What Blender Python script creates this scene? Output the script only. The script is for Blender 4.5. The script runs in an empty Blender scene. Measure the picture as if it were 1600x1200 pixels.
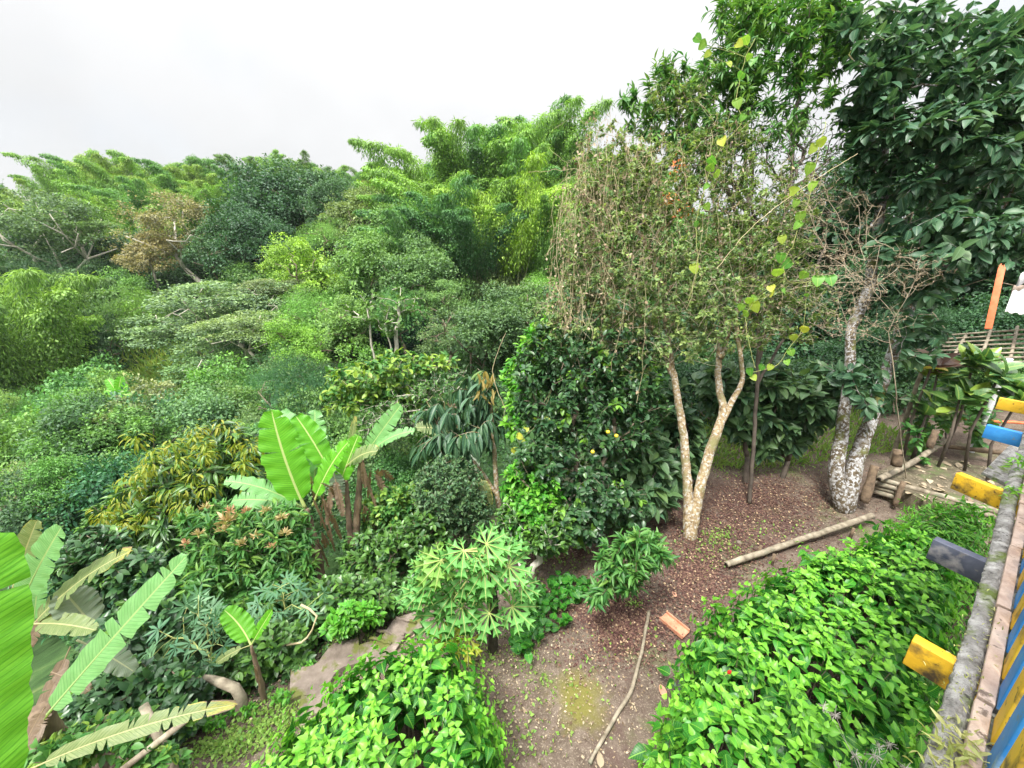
import bpy, math, random
import numpy as np
rng = np.random.default_rng(11)
random.seed(5)
R = math.radians
scn = bpy.context.scene

# ------------------------------------------------------------------ camera
CAM = np.array([0.0, 0.0, 4.6]); PITCH = R(18); FPX = 600.0
cp, sp = math.cos(PITCH), math.sin(PITCH)
cd = bpy.data.cameras.new('camera'); cam = bpy.data.objects.new('camera', cd)
scn.collection.objects.link(cam)
cam.location = CAM; cam.rotation_euler = (R(90) - PITCH, 0, 0)
cd.sensor_width = 36; cd.lens = 36 * FPX / 1600; cd.clip_start = 0.05; cd.clip_end = 2000
scn.camera = cam
scn.render.resolution_x = 1024; scn.render.resolution_y = 768

# ------------------------------------------------------------------ sky, sun, exposure
SUN_EL, SUN_AZ = R(62), R(215)          # azimuth measured from +Y clockwise
w = bpy.data.worlds.new('World'); scn.world = w; w.use_nodes = True
nt = w.node_tree; nt.nodes.clear()
out = nt.nodes.new('ShaderNodeOutputWorld'); bg = nt.nodes.new('ShaderNodeBackground')
sky = nt.nodes.new('ShaderNodeTexSky'); sky.sky_type = 'NISHITA'; sky.sun_disc = False
sky.sun_elevation = SUN_EL; sky.sun_rotation = SUN_AZ
tc = nt.nodes.new('ShaderNodeTexCoord')
nz = nt.nodes.new('ShaderNodeTexNoise'); nz.inputs['Scale'].default_value = 2.2; nz.inputs['Detail'].default_value = 6
rp = nt.nodes.new('ShaderNodeValToRGB')
rp.color_ramp.elements[0].position = 0.30; rp.color_ramp.elements[0].color = (.80, .80, .80, 1)
rp.color_ramp.elements[1].position = 0.48; rp.color_ramp.elements[1].color = (.97, .97, .97, 1)
sz = nt.nodes.new('ShaderNodeSeparateXYZ'); nt.links.new(tc.outputs['Generated'], sz.inputs[0])   # overcast: three times brighter overhead than at the horizon
mp4 = nt.nodes.new('ShaderNodeMath'); mp4.operation = 'POWER'; nt.links.new(sz.outputs[2], mp4.inputs[0]); mp4.inputs[1].default_value = 4.0
mz = nt.nodes.new('ShaderNodeMath'); mz.operation = 'MULTIPLY_ADD'; nt.links.new(mp4.outputs[0], mz.inputs[0]); mz.inputs[1].default_value = 24.0; mz.inputs[2].default_value = 3.6
nz2 = nt.nodes.new('ShaderNodeTexNoise'); nz2.inputs['Scale'].default_value = 1.6; nz2.inputs['Detail'].default_value = 7; nt.links.new(tc.outputs['Generated'], nz2.inputs['Vector'])
mv = nt.nodes.new('ShaderNodeMath'); mv.operation = 'MULTIPLY_ADD'; nt.links.new(nz2.outputs['Fac'], mv.inputs[0]); mv.inputs[1].default_value = .7; mv.inputs[2].default_value = .62
mm = nt.nodes.new('ShaderNodeMath'); mm.operation = 'MULTIPLY'; nt.links.new(mz.outputs[0], mm.inputs[0]); nt.links.new(mv.outputs[0], mm.inputs[1])
cl = nt.nodes.new('ShaderNodeCombineColor'); [nt.links.new(mm.outputs[0], cl.inputs[i]) for i in range(3)]  # neutral grey white
mx = nt.nodes.new('ShaderNodeMix'); mx.data_type = 'RGBA'
nt.links.new(tc.outputs['Generated'], nz.inputs['Vector']); nt.links.new(nz.outputs['Fac'], rp.inputs['Fac'])
nt.links.new(rp.outputs['Color'], mx.inputs['Factor'])
nt.links.new(sky.outputs[0], mx.inputs['A']); nt.links.new(cl.outputs[0], mx.inputs['B'])
nt.links.new(mx.outputs['Result'], bg.inputs['Color']); bg.inputs['Strength'].default_value = 0.10
nt.links.new(bg.outputs[0], out.inputs['Surface'])
sd = bpy.data.lights.new('sun', 'SUN'); sun = bpy.data.objects.new('sun', sd); scn.collection.objects.link(sun)
sd.energy = 2.6; sd.angle = R(12); sd.color = (1.0, .97, .9)
sun.rotation_euler = (R(90) - SUN_EL, 0, -SUN_AZ + math.pi)
sun.rotation_euler = (math.pi / 2 - SUN_EL, 0, math.pi - SUN_AZ)
sun.location = (0, 0, 40)
scn.view_settings.view_transform = 'Standard'; scn.view_settings.look = 'None'
scn.view_settings.exposure = 1.35; scn.view_settings.gamma = 1
scn.render.engine = 'CYCLES'
scn.cycles.max_bounces = 6; scn.cycles.diffuse_bounces = 3; scn.cycles.transmission_bounces = 3
scn.cycles.glossy_bounces = 2; scn.cycles.transparent_max_bounces = 4

# ------------------------------------------------------------------ helpers
def ray(px, py):
    u = (px - 800) / FPX; v = (600 - py) / FPX
    return np.array([u, cp + v * sp, -sp + v * cp])
def at(px, py, t): return CAM + ray(px, py) * t
def onz(px, py, z=0.0):
    d = ray(px, py); return CAM + d * ((z - CAM[2]) / d[2])
def nrm(a, axis=-1):
    n = np.linalg.norm(a, axis=axis, keepdims=True); n[n == 0] = 1
    return a / n
def rdir(n):
    return nrm(rng.normal(size=(n, 3)))
col = scn.collection

def link(o, parent=None):
    col.objects.link(o)
    if parent is not None: o.parent = parent
    return o

def mesh_np(name, V, F, uv=None, attrs=None):
    """F: array (m,3) or (m,4) or list of such arrays."""
    if not isinstance(F, list): F = [F]
    F = [f for f in F if len(f)]
    me = bpy.data.meshes.new(name)
    V = np.asarray(V, dtype=np.float32)
    me.vertices.add(len(V)); me.vertices.foreach_set('co', V.ravel())
    loops = np.concatenate([f.ravel() for f in F]).astype(np.int32)
    tot = np.concatenate([np.full(len(f), f.shape[1]) for f in F]).astype(np.int32)
    st = np.concatenate([[0], np.cumsum(tot)[:-1]]).astype(np.int32)
    me.loops.add(len(loops)); me.loops.foreach_set('vertex_index', loops)
    me.polygons.add(len(tot)); me.polygons.foreach_set('loop_start', st); me.polygons.foreach_set('loop_total', tot)
    if uv is not None:
        l = me.uv_layers.new(name='uv'); l.data.foreach_set('uv', np.asarray(uv, dtype=np.float32)[loops].ravel())
    for k, a in (attrs or {}).items():
        at_ = me.attributes.new(k, 'FLOAT', 'POINT'); at_.data.foreach_set('value', np.asarray(a, dtype=np.float32))
    me.update(calc_edges=True)
    return me
def smooth(me):
    me.polygons.foreach_set('use_smooth', np.ones(len(me.polygons), dtype=bool)); return me
def obj(name, me, mat, parent=None, color=None):
    o = bpy.data.objects.new(name, me)
    if mat is not None and len(me.materials) == 0: me.materials.append(mat)
    if color is not None: o.color = (*color, 1)
    return link(o, parent)
LABELS = {}
def tag(o, label, cat, group=None, kind=None):
    if label: o['label'] = label
    if cat: o['category'] = cat
    if group: o['group'] = group
    if kind: o['kind'] = kind
    return o
def thing(name, loc, label, cat, group=None):
    o = bpy.data.objects.new(name, None); o.empty_display_size = .2; o.location = [float(c) for c in loc]
    link(o); return tag(o, label, cat, group)
def kid(name, V, F, mat, root, uv=None, attrs=None, sm=False, color=None):
    """child mesh given in world coordinates; stored relative to the (unrotated) root."""
    V = np.asarray(V, dtype=float)
    if root is not None:
        base = np.array(root.location)
        if root.parent is not None: base = base + np.array(root.parent.location)
        V = V - base
    me = mesh_np(name, V, F, uv, attrs)
    if sm: smooth(me)
    return obj(name, me, mat, root, color)

# --- tubes
def tube(P, rad, k=6, cap=True):
    P = np.asarray(P, float); n = len(P); rad = np.broadcast_to(np.asarray(rad, float), (n,))
    T = np.gradient(P, axis=0); T = nrm(T)
    ref = np.array([0, 0, 1.0]) if abs(T[0][2]) < .9 else np.array([1.0, 0, 0])
    A = nrm(np.cross(T, ref)); B = np.cross(T, A)
    a = np.linspace(0, 2 * np.pi, k, endpoint=False)
    V = P[:, None] + rad[:, None, None] * (np.cos(a)[None, :, None] * A[:, None] + np.sin(a)[None, :, None] * B[:, None])
    V = V.reshape(-1, 3)
    i = np.arange(n - 1)[:, None] * k; j = np.arange(k)[None]; j2 = (j + 1) % k
    F = np.stack([i + j, i + j2, i + k + j2, i + k + j], -1).reshape(-1, 4)
    F3 = np.zeros((0, 3), int)
    if cap:
        V = np.vstack([V, P[:1], P[-1:]]); c0, c1 = n * k, n * k + 1
        jj = np.arange(k); j2 = (jj + 1) % k
        F3 = np.vstack([np.stack([np.full(k, c0), j2, jj], -1), np.stack([np.full(k, c1), (n - 1) * k + jj, (n - 1) * k + j2], -1)])
    return V, F, F3
class Geo:
    def __init__(s): s.V = []; s.Q = []; s.T = []; s.n = 0; s.uv = []; s.at = {}
    def add(s, V, Q=None, T=None, uv=None, **attrs):
        V = np.asarray(V, float)
        s.V.append(V)
        if Q is not None and len(Q): s.Q.append(np.asarray(Q) + s.n)
        if T is not None and len(T): s.T.append(np.asarray(T) + s.n)
        s.uv.append(np.zeros((len(V), 2)) if uv is None else np.asarray(uv))
        for k, a in attrs.items(): s.at.setdefault(k, []).append(np.broadcast_to(a, (len(V),)))
        s.n += len(V)
    def tube(s, P, r, k=6, cap=True):
        V, Q, T = tube(P, r, k, cap); s.add(V, Q, T)
    def box(s, c, ax, h):
        """centre, 3 axes (rows), half sizes; small bevel by chamfered corners is skipped"""
        c = np.asarray(c, float); ax = np.asarray(ax, float); h = np.asarray(h, float)
        sg = np.array([[x, y, z] for x in (-1, 1) for y in (-1, 1) for z in (-1, 1)], float)
        V = c + (sg * h) @ ax
        Q = np.array([[0, 1, 3, 2], [4, 6, 7, 5], [0, 4, 5, 1], [2, 3, 7, 6], [0, 2, 6, 4], [1, 5, 7, 3]])
        s.add(V, Q)
    def out(s, name, mat, root=None, sm=False, color=None):
        F = []
        if s.Q: F.append(np.vstack(s.Q))
        if s.T: F.append(np.vstack(s.T))
        at_ = {k: np.concatenate(v) for k, v in s.at.items()}
        return kid(name, np.vstack(s.V), F, mat, root, np.vstack(s.uv), at_, sm, color)

# --- leaf templates: V (x across, y along, z up), T triangles, uv
def tmpl(outline, fold=.12, curl=-.15, mids=3):
    """outline: list of (x,y) for the right half, from base to tip (exclusive of base (0,0) and tip (0,1))."""
    pts = [(0, 0)] + [(0, y) for _, y in outline] + [(0, 1)]
    n = len(outline)
    V = []; uv = []
    def z(x, y): return fold * abs(x) * 2 + curl * y * y
    for x, y in pts: V.append((x, y, z(x, y))); uv.append((.5, y))
    for sgn in (1, -1):
        for x, y in outline: V.append((sgn * x, y, z(x, y))); uv.append((.5 + sgn * x, y))
    T = []
    for si, sgn in enumerate((1, -1)):
        o = n + 2 + si * n
        def tri(a, b, c): T.append((a, b, c) if sgn > 0 else (a, c, b))
        tri(0, o, 1)
        for i in range(n - 1):
            tri(1 + i, o + i, o + i + 1); tri(1 + i, o + i + 1, 2 + i)
        tri(n, o + n - 1, n + 1)
    return np.array(V, float), np.array(T), np.array(uv, float)
L_FAR = (np.array([[0, 0, 0], [.3, .5, .06], [0, 1, -.12], [-.3, .5, .06]], float), np.array([[0, 1, 2], [0, 2, 3]]), np.array([[.5, 0], [.8, .5], [.5, 1], [.2, .5]]))
L_NARROW = (np.array([[0, 0, 0], [.09, .4, .02], [0, 1, -.2], [-.09, .4, .02]], float), np.array([[0, 1, 2], [0, 2, 3]]), np.array([[.5, 0], [.6, .5], [.5, 1], [.4, .5]]))
L_OVATE = tmpl([(.20, .15), (.27, .40), (.18, .75)], .16, -.2)
L_LANCE = tmpl([(.10, .2), (.13, .5), (.07, .8)], .3, -.3)
L_HIB = tmpl([(.26, .06), (.38, .24), (.33, .42), (.30, .50), (.16, .74)], .22, -.32)
L_HEART = (lambda r: r)(tmpl([(.34, -.10), (.50, .18), (.46, .45), (.25, .78)], .10, -.18))
L_BIG = tmpl([(.16, .12), (.27, .38), (.24, .62), (.12, .85)], .18, -.28)

def leaf_arrays(T, P, Y, N, S, geo, rnd=None, fresh=None):
    P = np.asarray(P, float); n = len(P)
    if n == 0: return
    Y = nrm(Y); X = nrm(np.cross(Y, N)); Z = np.cross(X, Y)
    S = np.broadcast_to(np.asarray(S, float), (n,))
    TV, TT, TU = T; m = len(TV)
    V = P[:, None] + S[:, None, None] * (TV[None, :, 0:1] * X[:, None] + TV[None, :, 1:2] * Y[:, None] + TV[None, :, 2:3] * Z[:, None])
    Tn = (TT[None] + (np.arange(n) * m)[:, None, None]).reshape(-1, 3)
    rnd = rng.random(n) if rnd is None else rnd
    fresh = np.zeros(n) if fresh is None else np.broadcast_to(fresh, (n,))
    geo.add(V.reshape(-1, 3), None, Tn, np.tile(TU, (n, 1)), rnd=np.repeat(rnd, m), fresh=np.repeat(fresh, m))

# --- materials
def newmat(name):
    m = bpy.data.materials.new(name); m.use_nodes = True; m.node_tree.nodes.clear(); return m, m.node_tree.nodes, m.node_tree.links
def ramp(nodes, stops):
    r = nodes.new('ShaderNodeValToRGB'); e = r.color_ramp.elements
    while len(e) < len(stops): e.new(.5)
    for i, (p, c) in enumerate(stops): e[i].position = p; e[i].color = (*c, 1)
    return r
def mixc(nodes, links, a, b, f, mode='MIX'):
    m = nodes.new('ShaderNodeMix'); m.data_type = 'RGBA'; m.blend_type = mode
    for k, v in (('A', a), ('B', b)):
        if isinstance(v, tuple): m.inputs[k].default_value = (*v, 1)
        else: links.new(v, m.inputs[k])
    if isinstance(f, (int, float)): m.inputs['Factor'].default_value = f
    else: links.new(f, m.inputs['Factor'])
    return m.outputs['Result']
def noise(nodes, links, scale, detail=4, vec=None, rough=.6):
    n = nodes.new('ShaderNodeTexNoise'); n.inputs['Scale'].default_value = scale; n.inputs['Detail'].default_value = detail
    n.inputs['Roughness'].default_value = rough
    if vec is not None: links.new(vec, n.inputs['Vector'])
    return n.outputs['Fac']
def attr(nodes, name):
    a = nodes.new('ShaderNodeAttribute'); a.attribute_name = name; return a.outputs['Fac']
def mth(nodes, links, op, a, b=None, clamp=False):
    m = nodes.new('ShaderNodeMath'); m.operation = op; m.use_clamp = clamp
    for i, v in enumerate((a, b)):
        if v is None: continue
        if isinstance(v, (int, float)): m.inputs[i].default_value = v
        else: links.new(v, m.inputs[i])
    return m.outputs[0]
def leafmat(name, dark=None, light=None, fresh=(.3, .38, .04), rough=.45, trans=.35, spec=.4, rib=False, objcol=False, ribcol=(.35, .45, .12)):
    m, nd, lk = newmat(name)
    o = nd.new('ShaderNodeOutputMaterial'); p = nd.new('ShaderNodeBsdfPrincipled'); t = nd.new('ShaderNodeBsdfTranslucent'); mxs = nd.new('ShaderNodeMixShader')
    rn = attr(nd, 'rnd')
    if objcol:
        oi = nd.new('ShaderNodeObjectInfo')
        r = ramp(nd, [(0, (.5, .55, .7)), (.5, (1.1, 1.1, 1.1)), (1, (2.0, 1.9, 1.5))]); lk.new(rn, r.inputs['Fac'])
        c = mixc(nd, lk, oi.outputs['Color'], r.outputs['Color'], 1.0, 'MULTIPLY')
        fr = mixc(nd, lk, oi.outputs['Color'], (1.75, 1.6, .95), 1.0, 'MULTIPLY')
        c = mixc(nd, lk, c, fr, attr(nd, 'fresh'))
    else:
        r = ramp(nd, [(0, dark), (1, light)]); lk.new(rn, r.inputs['Fac'])
        c = mixc(nd, lk, r.outputs['Color'], fresh, attr(nd, 'fresh'))
    if rib:
        uvn = nd.new('ShaderNodeUVMap'); sx = nd.new('ShaderNodeSeparateXYZ'); lk.new(uvn.outputs[0], sx.inputs[0])
        d = mth(nd, lk, 'ABSOLUTE', mth(nd, lk, 'SUBTRACT', sx.outputs[0], .5))
        mid = mth(nd, lk, 'LESS_THAN', d, .022)
        # side veins
        vv = mth(nd, lk, 'FRACT', mth(nd, lk, 'MULTIPLY', mth(nd, lk, 'SUBTRACT', sx.outputs[1], mth(nd, lk, 'MULTIPLY', d, .9)), 7.0))
        side = mth(nd, lk, 'MULTIPLY', mth(nd, lk, 'LESS_THAN', vv, .13), .35)
        f = mth(nd, lk, 'MAXIMUM', mth(nd, lk, 'MULTIPLY', mid, .7), side)
        c = mixc(nd, lk, c, ribcol, f)
    lk.new(c, p.inputs['Base Color']); p.inputs['Roughness'].default_value = rough
    p.inputs['Specular IOR Level'].default_value = spec
    tcx = mixc(nd, lk, c, (1.25, 1.25, .7), 1.0, 'MULTIPLY')
    lk.new(tcx, t.inputs['Color'])
    mxs.inputs[0].default_value = trans
    lk.new(p.outputs[0], mxs.inputs[1]); lk.new(t.outputs[0], mxs.inputs[2]); lk.new(mxs.outputs[0], o.inputs['Surface'])
    return m
def surfmat(name, stops, scale=6, rough=.85, bump=.3, detail=6, patches=None, stretch=None, spec=.3):
    """noise-ramped colours, optional patches [(scale, lo, hi, colour)], bump"""
    m, nd, lk = newmat(name)
    o = nd.new('ShaderNodeOutputMaterial'); p = nd.new('ShaderNodeBsdfPrincipled')
    g = nd.new('ShaderNodeTexCoord'); vec = g.outputs['Object']
    if stretch:
        mp = nd.new('ShaderNodeMapping'); mp.inputs['Scale'].default_value = stretch; lk.new(vec, mp.inputs['Vector']); vec = mp.outputs[0]
    n = noise(nd, lk, scale, detail, vec)
    r = ramp(nd, stops); lk.new(n, r.inputs['Fac']); c = r.outputs['Color']
    for (sc, lo, hi, pc) in (patches or []):
        q = noise(nd, lk, sc, 5, vec); rr = ramp(nd, [(lo, (0, 0, 0)), (hi, (1, 1, 1))]); lk.new(q, rr.inputs['Fac'])
        c = mixc(nd, lk, c, pc, rr.outputs['Color'])
    lk.new(c, p.inputs['Base Color']); p.inputs['Roughness'].default_value = rough; p.inputs['Specular IOR Level'].default_value = spec
    if bump:
        b = nd.new('ShaderNodeBump'); b.inputs['Strength'].default_value = bump; b.inputs['Distance'].default_value = .02
        lk.new(noise(nd, lk, scale * 3, 6, vec), b.inputs['Height']); lk.new(b.outputs[0], p.inputs['Normal'])
    lk.new(p.outputs[0], o.inputs['Surface']); return m

M = {}
M['far'] = leafmat('forest_leaf', objcol=True, rough=.5, trans=.3)
M['oliveleaf'] = leafmat('olive_leaf', (.06, .14, .04), (.22, .33, .11), (.40, .50, .13), rough=.5, trans=.35)
M['hib'] = leafmat('hibiscus_leaf', (.014, .11, .014), (.075, .36, .035), (.25, .57, .055), rough=.38, trans=.38, rib=True, ribcol=(.25, .5, .06))
M['bigdark'] = leafmat('big_dark_leaf', (.022, .075, .04), (.07, .17, .085), (.2, .3, .06), rough=.42, trans=.3, rib=True, ribcol=(.14, .24, .12))
M['darkleaf'] = leafmat('dark_leaf', (.014, .055, .02), (.06, .14, .05), (.2, .42, .03), rough=.36, trans=.22, spec=.5)
M['medleaf'] = leafmat('medium_leaf', (.03, .13, .03), (.11, .28, .06), (.30, .44, .06), rough=.42, trans=.32)
M['heart'] = leafmat('heart_vine_leaf', (.10, .32, .05), (.22, .46, .06), (.52, .54, .07), rough=.45, trans=.4, rib=True, ribcol=(.4, .55, .12))
M['papaya'] = leafmat('papaya_leaf', (.09, .32, .08), (.19, .50, .14), (.5, .52, .05), rough=.45, trans=.35)
M['cassava'] = leafmat('cassava_leaf', (.06, .17, .085), (.15, .29, .14), (.3, .4, .1), rough=.5, trans=.3)
M['pinkflush'] = leafmat('pink_flush_leaf', (.28, .30, .10), (.50, .36, .20), (.56, .26, .18), rough=.5, trans=.3)
M['litter'] = leafmat('litter_leaf', (.06, .022, .022), (.22, .13, .09), (.60, .45, .27), rough=.8, trans=.05)
M['dead'] = leafmat('dead_leaf', (.10, .06, .035), (.34, .25, .15), (.5, .42, .3), rough=.85, trans=.15)
M['grass'] = leafmat('grass_blade', (.11, .28, .05), (.28, .46, .10), (.3, .35, .08), rough=.6, trans=.35)
M['bark'] = surfmat('grey_bark', [(.3, (.07, .05, .035)), (.7, (.26, .21, .15))], 14, bump=.5)
M['palebark'] = surfmat('pale_bark', [(.3, (.30, .27, .21)), (.7, (.62, .58, .5))], 10, bump=.3)
M['tanbark'] = surfmat('tan_lichen_bark', [(.28, (.13, .085, .045)), (.5, (.33, .24, .13)), (.72, (.55, .46, .30))], 16, bump=.7,
                       patches=[(22, .50, .60, (.55, .52, .46)), (4, .55, .68, (.24, .22, .10))])
M['whitebark'] = surfmat('white_lichen_bark', [(.3, (.055, .04, .025)), (.7, (.17, .13, .08))], 12, bump=.8,
                         patches=[(8, .50, .60, (.30, .28, .26)), (22, .51, .58, (.47, .47, .48)), (3, .56, .66, (.14, .15, .04))])
M['twig'] = surfmat('twig_bark', [(.3, (.22, .17, .115)), (.7, (.52, .45, .33))], 5, bump=0)
M['darktwig'] = surfmat('dark_twig_bark', [(.3, (.05, .04, .035)), (.7, (.17, .14, .11))], 5, bump=0)
M['vine'] = surfmat('dry_vine', [(.3, (.30, .24, .13)), (.7, (.6, .52, .32))], 5, bump=0)
M['greenvine'] = surfmat('green_vine', [(.3, (.24, .26, .08)), (.7, (.42, .44, .16))], 5, bump=0)
M['culm'] = surfmat('bamboo_culm', [(.3, (.10, .13, .05)), (.7, (.30, .32, .16))], 3, bump=0)
M['pole'] = surfmat('weathered_bamboo', [(.3, (.12, .095, .065)), (.7, (.38, .33, .25))], 9, bump=.4, stretch=(1, 1, 1), patches=[(4, .58, .66, (.17, .17, .12))])
M['wood'] = surfmat('old_wood', [(.3, (.07, .05, .035)), (.7, (.24, .17, .11))], 12, bump=.6)
M['banstem'] = surfmat('banana_stem', [(.3, (.07, .05, .035)), (.55, (.20, .145, .095)), (.75, (.36, .32, .18))], 7, bump=.5, stretch=(1, 1, .35))
M['papstem'] = surfmat('papaya_stem', [(.3, (.02, .016, .012)), (.7, (.085, .07, .05))], 14, bump=.6)
M['petiole'] = surfmat('petiole', [(.3, (.30, .36, .10)), (.7, (.5, .5, .2))], 5, bump=0)

# ------------------------------------------------------------------ terrain
D = np.array([.79, .61, 0]); D = D / np.linalg.norm(D)          # along the house and the slope edge
NO = np.array([-D[1], D[0], 0])                                  # outward, down the slope
UP = np.array([0, 0, 1.0])
E0 = onz(430, 1110)
def P_(px, py, t): p = at(px, py, t); return (p[0], p[1], p[2])
CT = []
for a in np.linspace(-6, 9, 9):
    for s in (-7, -4.5, -2, -.4): p = E0 + D * a + NO * s; CT.append((p[0], p[1], 0))
for a in np.linspace(-8, 6, 6):
    for s, z in ((2, -.9), (5, -2.4), (9, -4.0), (14, -5.6)):
        p = E0 + D * a + NO * s; CT.append((p[0], p[1], z * (1 - .06 * (a + 1))))
CT += [P_(230, 610, 28), P_(180, 560, 33), P_(100, 600, 46), P_(30, 640, 42), P_(60, 690, 27), P_(-20, 710, 25), P_(115, 640, 33), P_(-60, 660, 34), P_(622, 565, 24), P_(400, 600, 27),
       P_(780, 445, 36), P_(600, 460, 42), P_(880, 470, 34), (-30, 50, 5), (-45, 60, 8), (-70, 66, 9), (-30, 80, 15), (-70, 90, 16), (0, 60, 12), (0, 90, 16),
       (-110, 80, 14), (30, 60, 10), (60, 60, 8), (-12, 14, -5.6), (-27, 20, -7), (-45, 28, -8), (-60, 10, -6), (-30, 6, -6), (-20, 3, -4.5), (-12, -2, -2),
       (6, 12, .3), (10, 14, .8), (14, 10, 1), (9, 7.3, .4), (12, 20, 1.5), (20, 16, 2), (20, 30, 3), (40, 20, 3), (40, 40, 5), (4, 20, .2), (4, 28, 1.2), (0, 14, -1.2), (-3, 17, -1.4),
       (-90, 40, -4), (-140, 60, 4), (-150, 160, 14), (0, 160, 14), (150, 160, 10), (150, 20, 5), (-150, -20, -6), (40, -20, 0), (-20, -20, -2), (60, -5, 1), (8, -5, 0), (15, 3, .4)]
CT = np.array(CT, float)
_K = np.sqrt(((CT[:, None, :2] - CT[None, :, :2]) ** 2).sum(-1) + .3)
_A = np.block([[_K, np.ones((len(CT), 1))], [np.ones((1, len(CT))), np.zeros((1, 1))]])
_W = np.linalg.solve(_A + np.eye(len(_A)) * 1e-3, np.concatenate([CT[:, 2], [0]]))
def hz(x, y):
    x = np.atleast_1d(np.asarray(x, float)); y = np.atleast_1d(np.asarray(y, float))
    r = np.sqrt((x[:, None] - CT[None, :, 0]) ** 2 + (y[:, None] - CT[None, :, 1]) ** 2 + .3)
    z = r @ _W[:-1] + _W[-1]
    p = np.stack([x - E0[0], y - E0[1]], -1); s = p @ NO[:2]; a = p @ D[:2]
    flat = 1 / (1 + np.exp((s + .2) * 6)) * (1 / (1 + np.exp((a - 10) * 2))) * (1 / (1 + np.exp((-8 - a) * 2)))
    z = z * (1 - flat) + flat * 0.0
    bump = .5 * np.sin(x * .31 + 1) * np.sin(y * .27) + .2 * np.sin(x * .9 + y * .7)
    far = np.clip((s - 6) / 10, 0, 1)
    return z + bump * far
def hz1(x, y): return float(hz(x, y)[0])
gx = np.concatenate([np.arange(-160, -20, 3.), np.arange(-20, -6, .8), np.arange(-6, 10, .16), np.arange(10, 25, .8), np.arange(25, 160, 4.)])
gy = np.concatenate([np.arange(-30, -2, 2.), np.arange(-2, 9, .16), np.arange(9, 25, .8), np.arange(25, 170, 3.)])
X, Y = np.meshgrid(gx, gy); Z = hz(X.ravel(), Y.ravel())
Z = Z + .012 * np.sin(X.ravel() * 7.1 + 2 * np.sin(Y.ravel() * 3)) * np.sin(Y.ravel() * 6.3) + .02 * np.sin(X.ravel() * 2.3) * np.sin(Y.ravel() * 1.9 + 1)
V = np.stack([X.ravel(), Y.ravel(), Z], -1); nx, ny = len(gx), len(gy)
i = (np.arange(ny - 1)[:, None] * nx + np.arange(nx - 1)[None]).ravel()
Q = np.stack([i, i + 1, i + nx + 1, i + nx], -1)
def groundmat():
    m, nd, lk = newmat('soil_and_litter')
    o = nd.new('ShaderNodeOutputMaterial'); p = nd.new('ShaderNodeBsdfPrincipled'); g = nd.new('ShaderNodeNewGeometry'); vec = g.outputs['Position']
    r = ramp(nd, [(.25, (.055, .038, .028)), (.5, (.115, .088, .068)), (.75, (.22, .175, .14))]); lk.new(noise(nd, lk, 5, 9, vec, .75), r.inputs['Fac']); c = r.outputs['Color']
    def patch(c, sc, lo, hi, pc, strength=1.0):
        rr = ramp(nd, [(lo, (0, 0, 0)), (hi, (strength,) * 3)]); lk.new(noise(nd, lk, sc, 6, vec, .7), rr.inputs['Fac']); return mixc(nd, lk, c, pc, rr.outputs['Color'])
    c = patch(c, 60, .55, .62, (.38, .32, .25), .6)
    c = patch(c, 38, .60, .66, (.06, .035, .03), .8)
    c = patch(c, 1.3, .50, .68, (.095, .055, .05), .6)
    c = patch(c, .9, .56, .66, (.12, .15, .05), .5)
    # mossy patch beside the thin pole
    def blob(c, ctr, rx, pc, stren):
        v = nd.new('ShaderNodeVectorMath'); v.operation = 'DISTANCE'; lk.new(vec, v.inputs[0]); v.inputs[1].default_value = [float(q) for q in ctr]
        d = mth(nd, lk, 'ADD', mth(nd, lk, 'DIVIDE', v.outputs['Value'], rx), mth(nd, lk, 'MULTIPLY', mth(nd, lk, 'SUBTRACT', noise(nd, lk, 5, 5, vec), .5), 1.6))
        f = ramp(nd, [(.35, (stren,) * 3), (1.15, (0, 0, 0))]); lk.new(d, f.inputs['Fac']); return mixc(nd, lk, c, pc, f.outputs['Color'])
    c = blob(c, onz(905, 1090), .38, (.16, .15, .035), .85)
    c = blob(c, onz(950, 955), .62, (.085, .045, .045), .55)
    c = blob(c, onz(1180, 800), 1.3, (.085, .045, .042), .6)
    # green slope away from the yard
    sx = nd.new('ShaderNodeVectorMath'); sx.operation = 'DOT_PRODUCT'; lk.new(vec, sx.inputs[0]); sx.inputs[1].default_value = tuple(NO)
    f = ramp(nd, [(0, (0, 0, 0)), (1, (1, 1, 1))])
    lk.new(mth(nd, lk, 'DIVIDE', mth(nd, lk, 'SUBTRACT', sx.outputs['Value'], float(E0 @ NO) + .8), 2.0, True), f.inputs['Fac'])
    gr = ramp(nd, [(.35, (.015, .035, .012)), (.6, (.05, .10, .03)), (.75, (.16, .20, .07))]); lk.new(noise(nd, lk, .9, 8, vec, .7), gr.inputs['Fac'])
    c = mixc(nd, lk, c, gr.outputs['Color'], f.outputs['Color'])
    pt = P_(255, 600, 28)
    c = blob(c, pt, 3.2, (.42, .37, .30), .8)
    lk.new(c, p.inputs['Base Color']); p.inputs['Roughness'].default_value = .95; p.inputs['Specular IOR Level'].default_value = .15
    b = nd.new('ShaderNodeBump'); b.inputs['Strength'].default_value = .6; b.inputs['Distance'].default_value = .03
    lk.new(noise(nd, lk, 26, 8, vec, .75), b.inputs['Height']); lk.new(b.outputs[0], p.inputs['Normal'])
    lk.new(p.outputs[0], o.inputs['Surface']); return m
tag(obj('ground', smooth(mesh_np('ground', V, Q)), groundmat()), None, None, None, 'structure')

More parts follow.
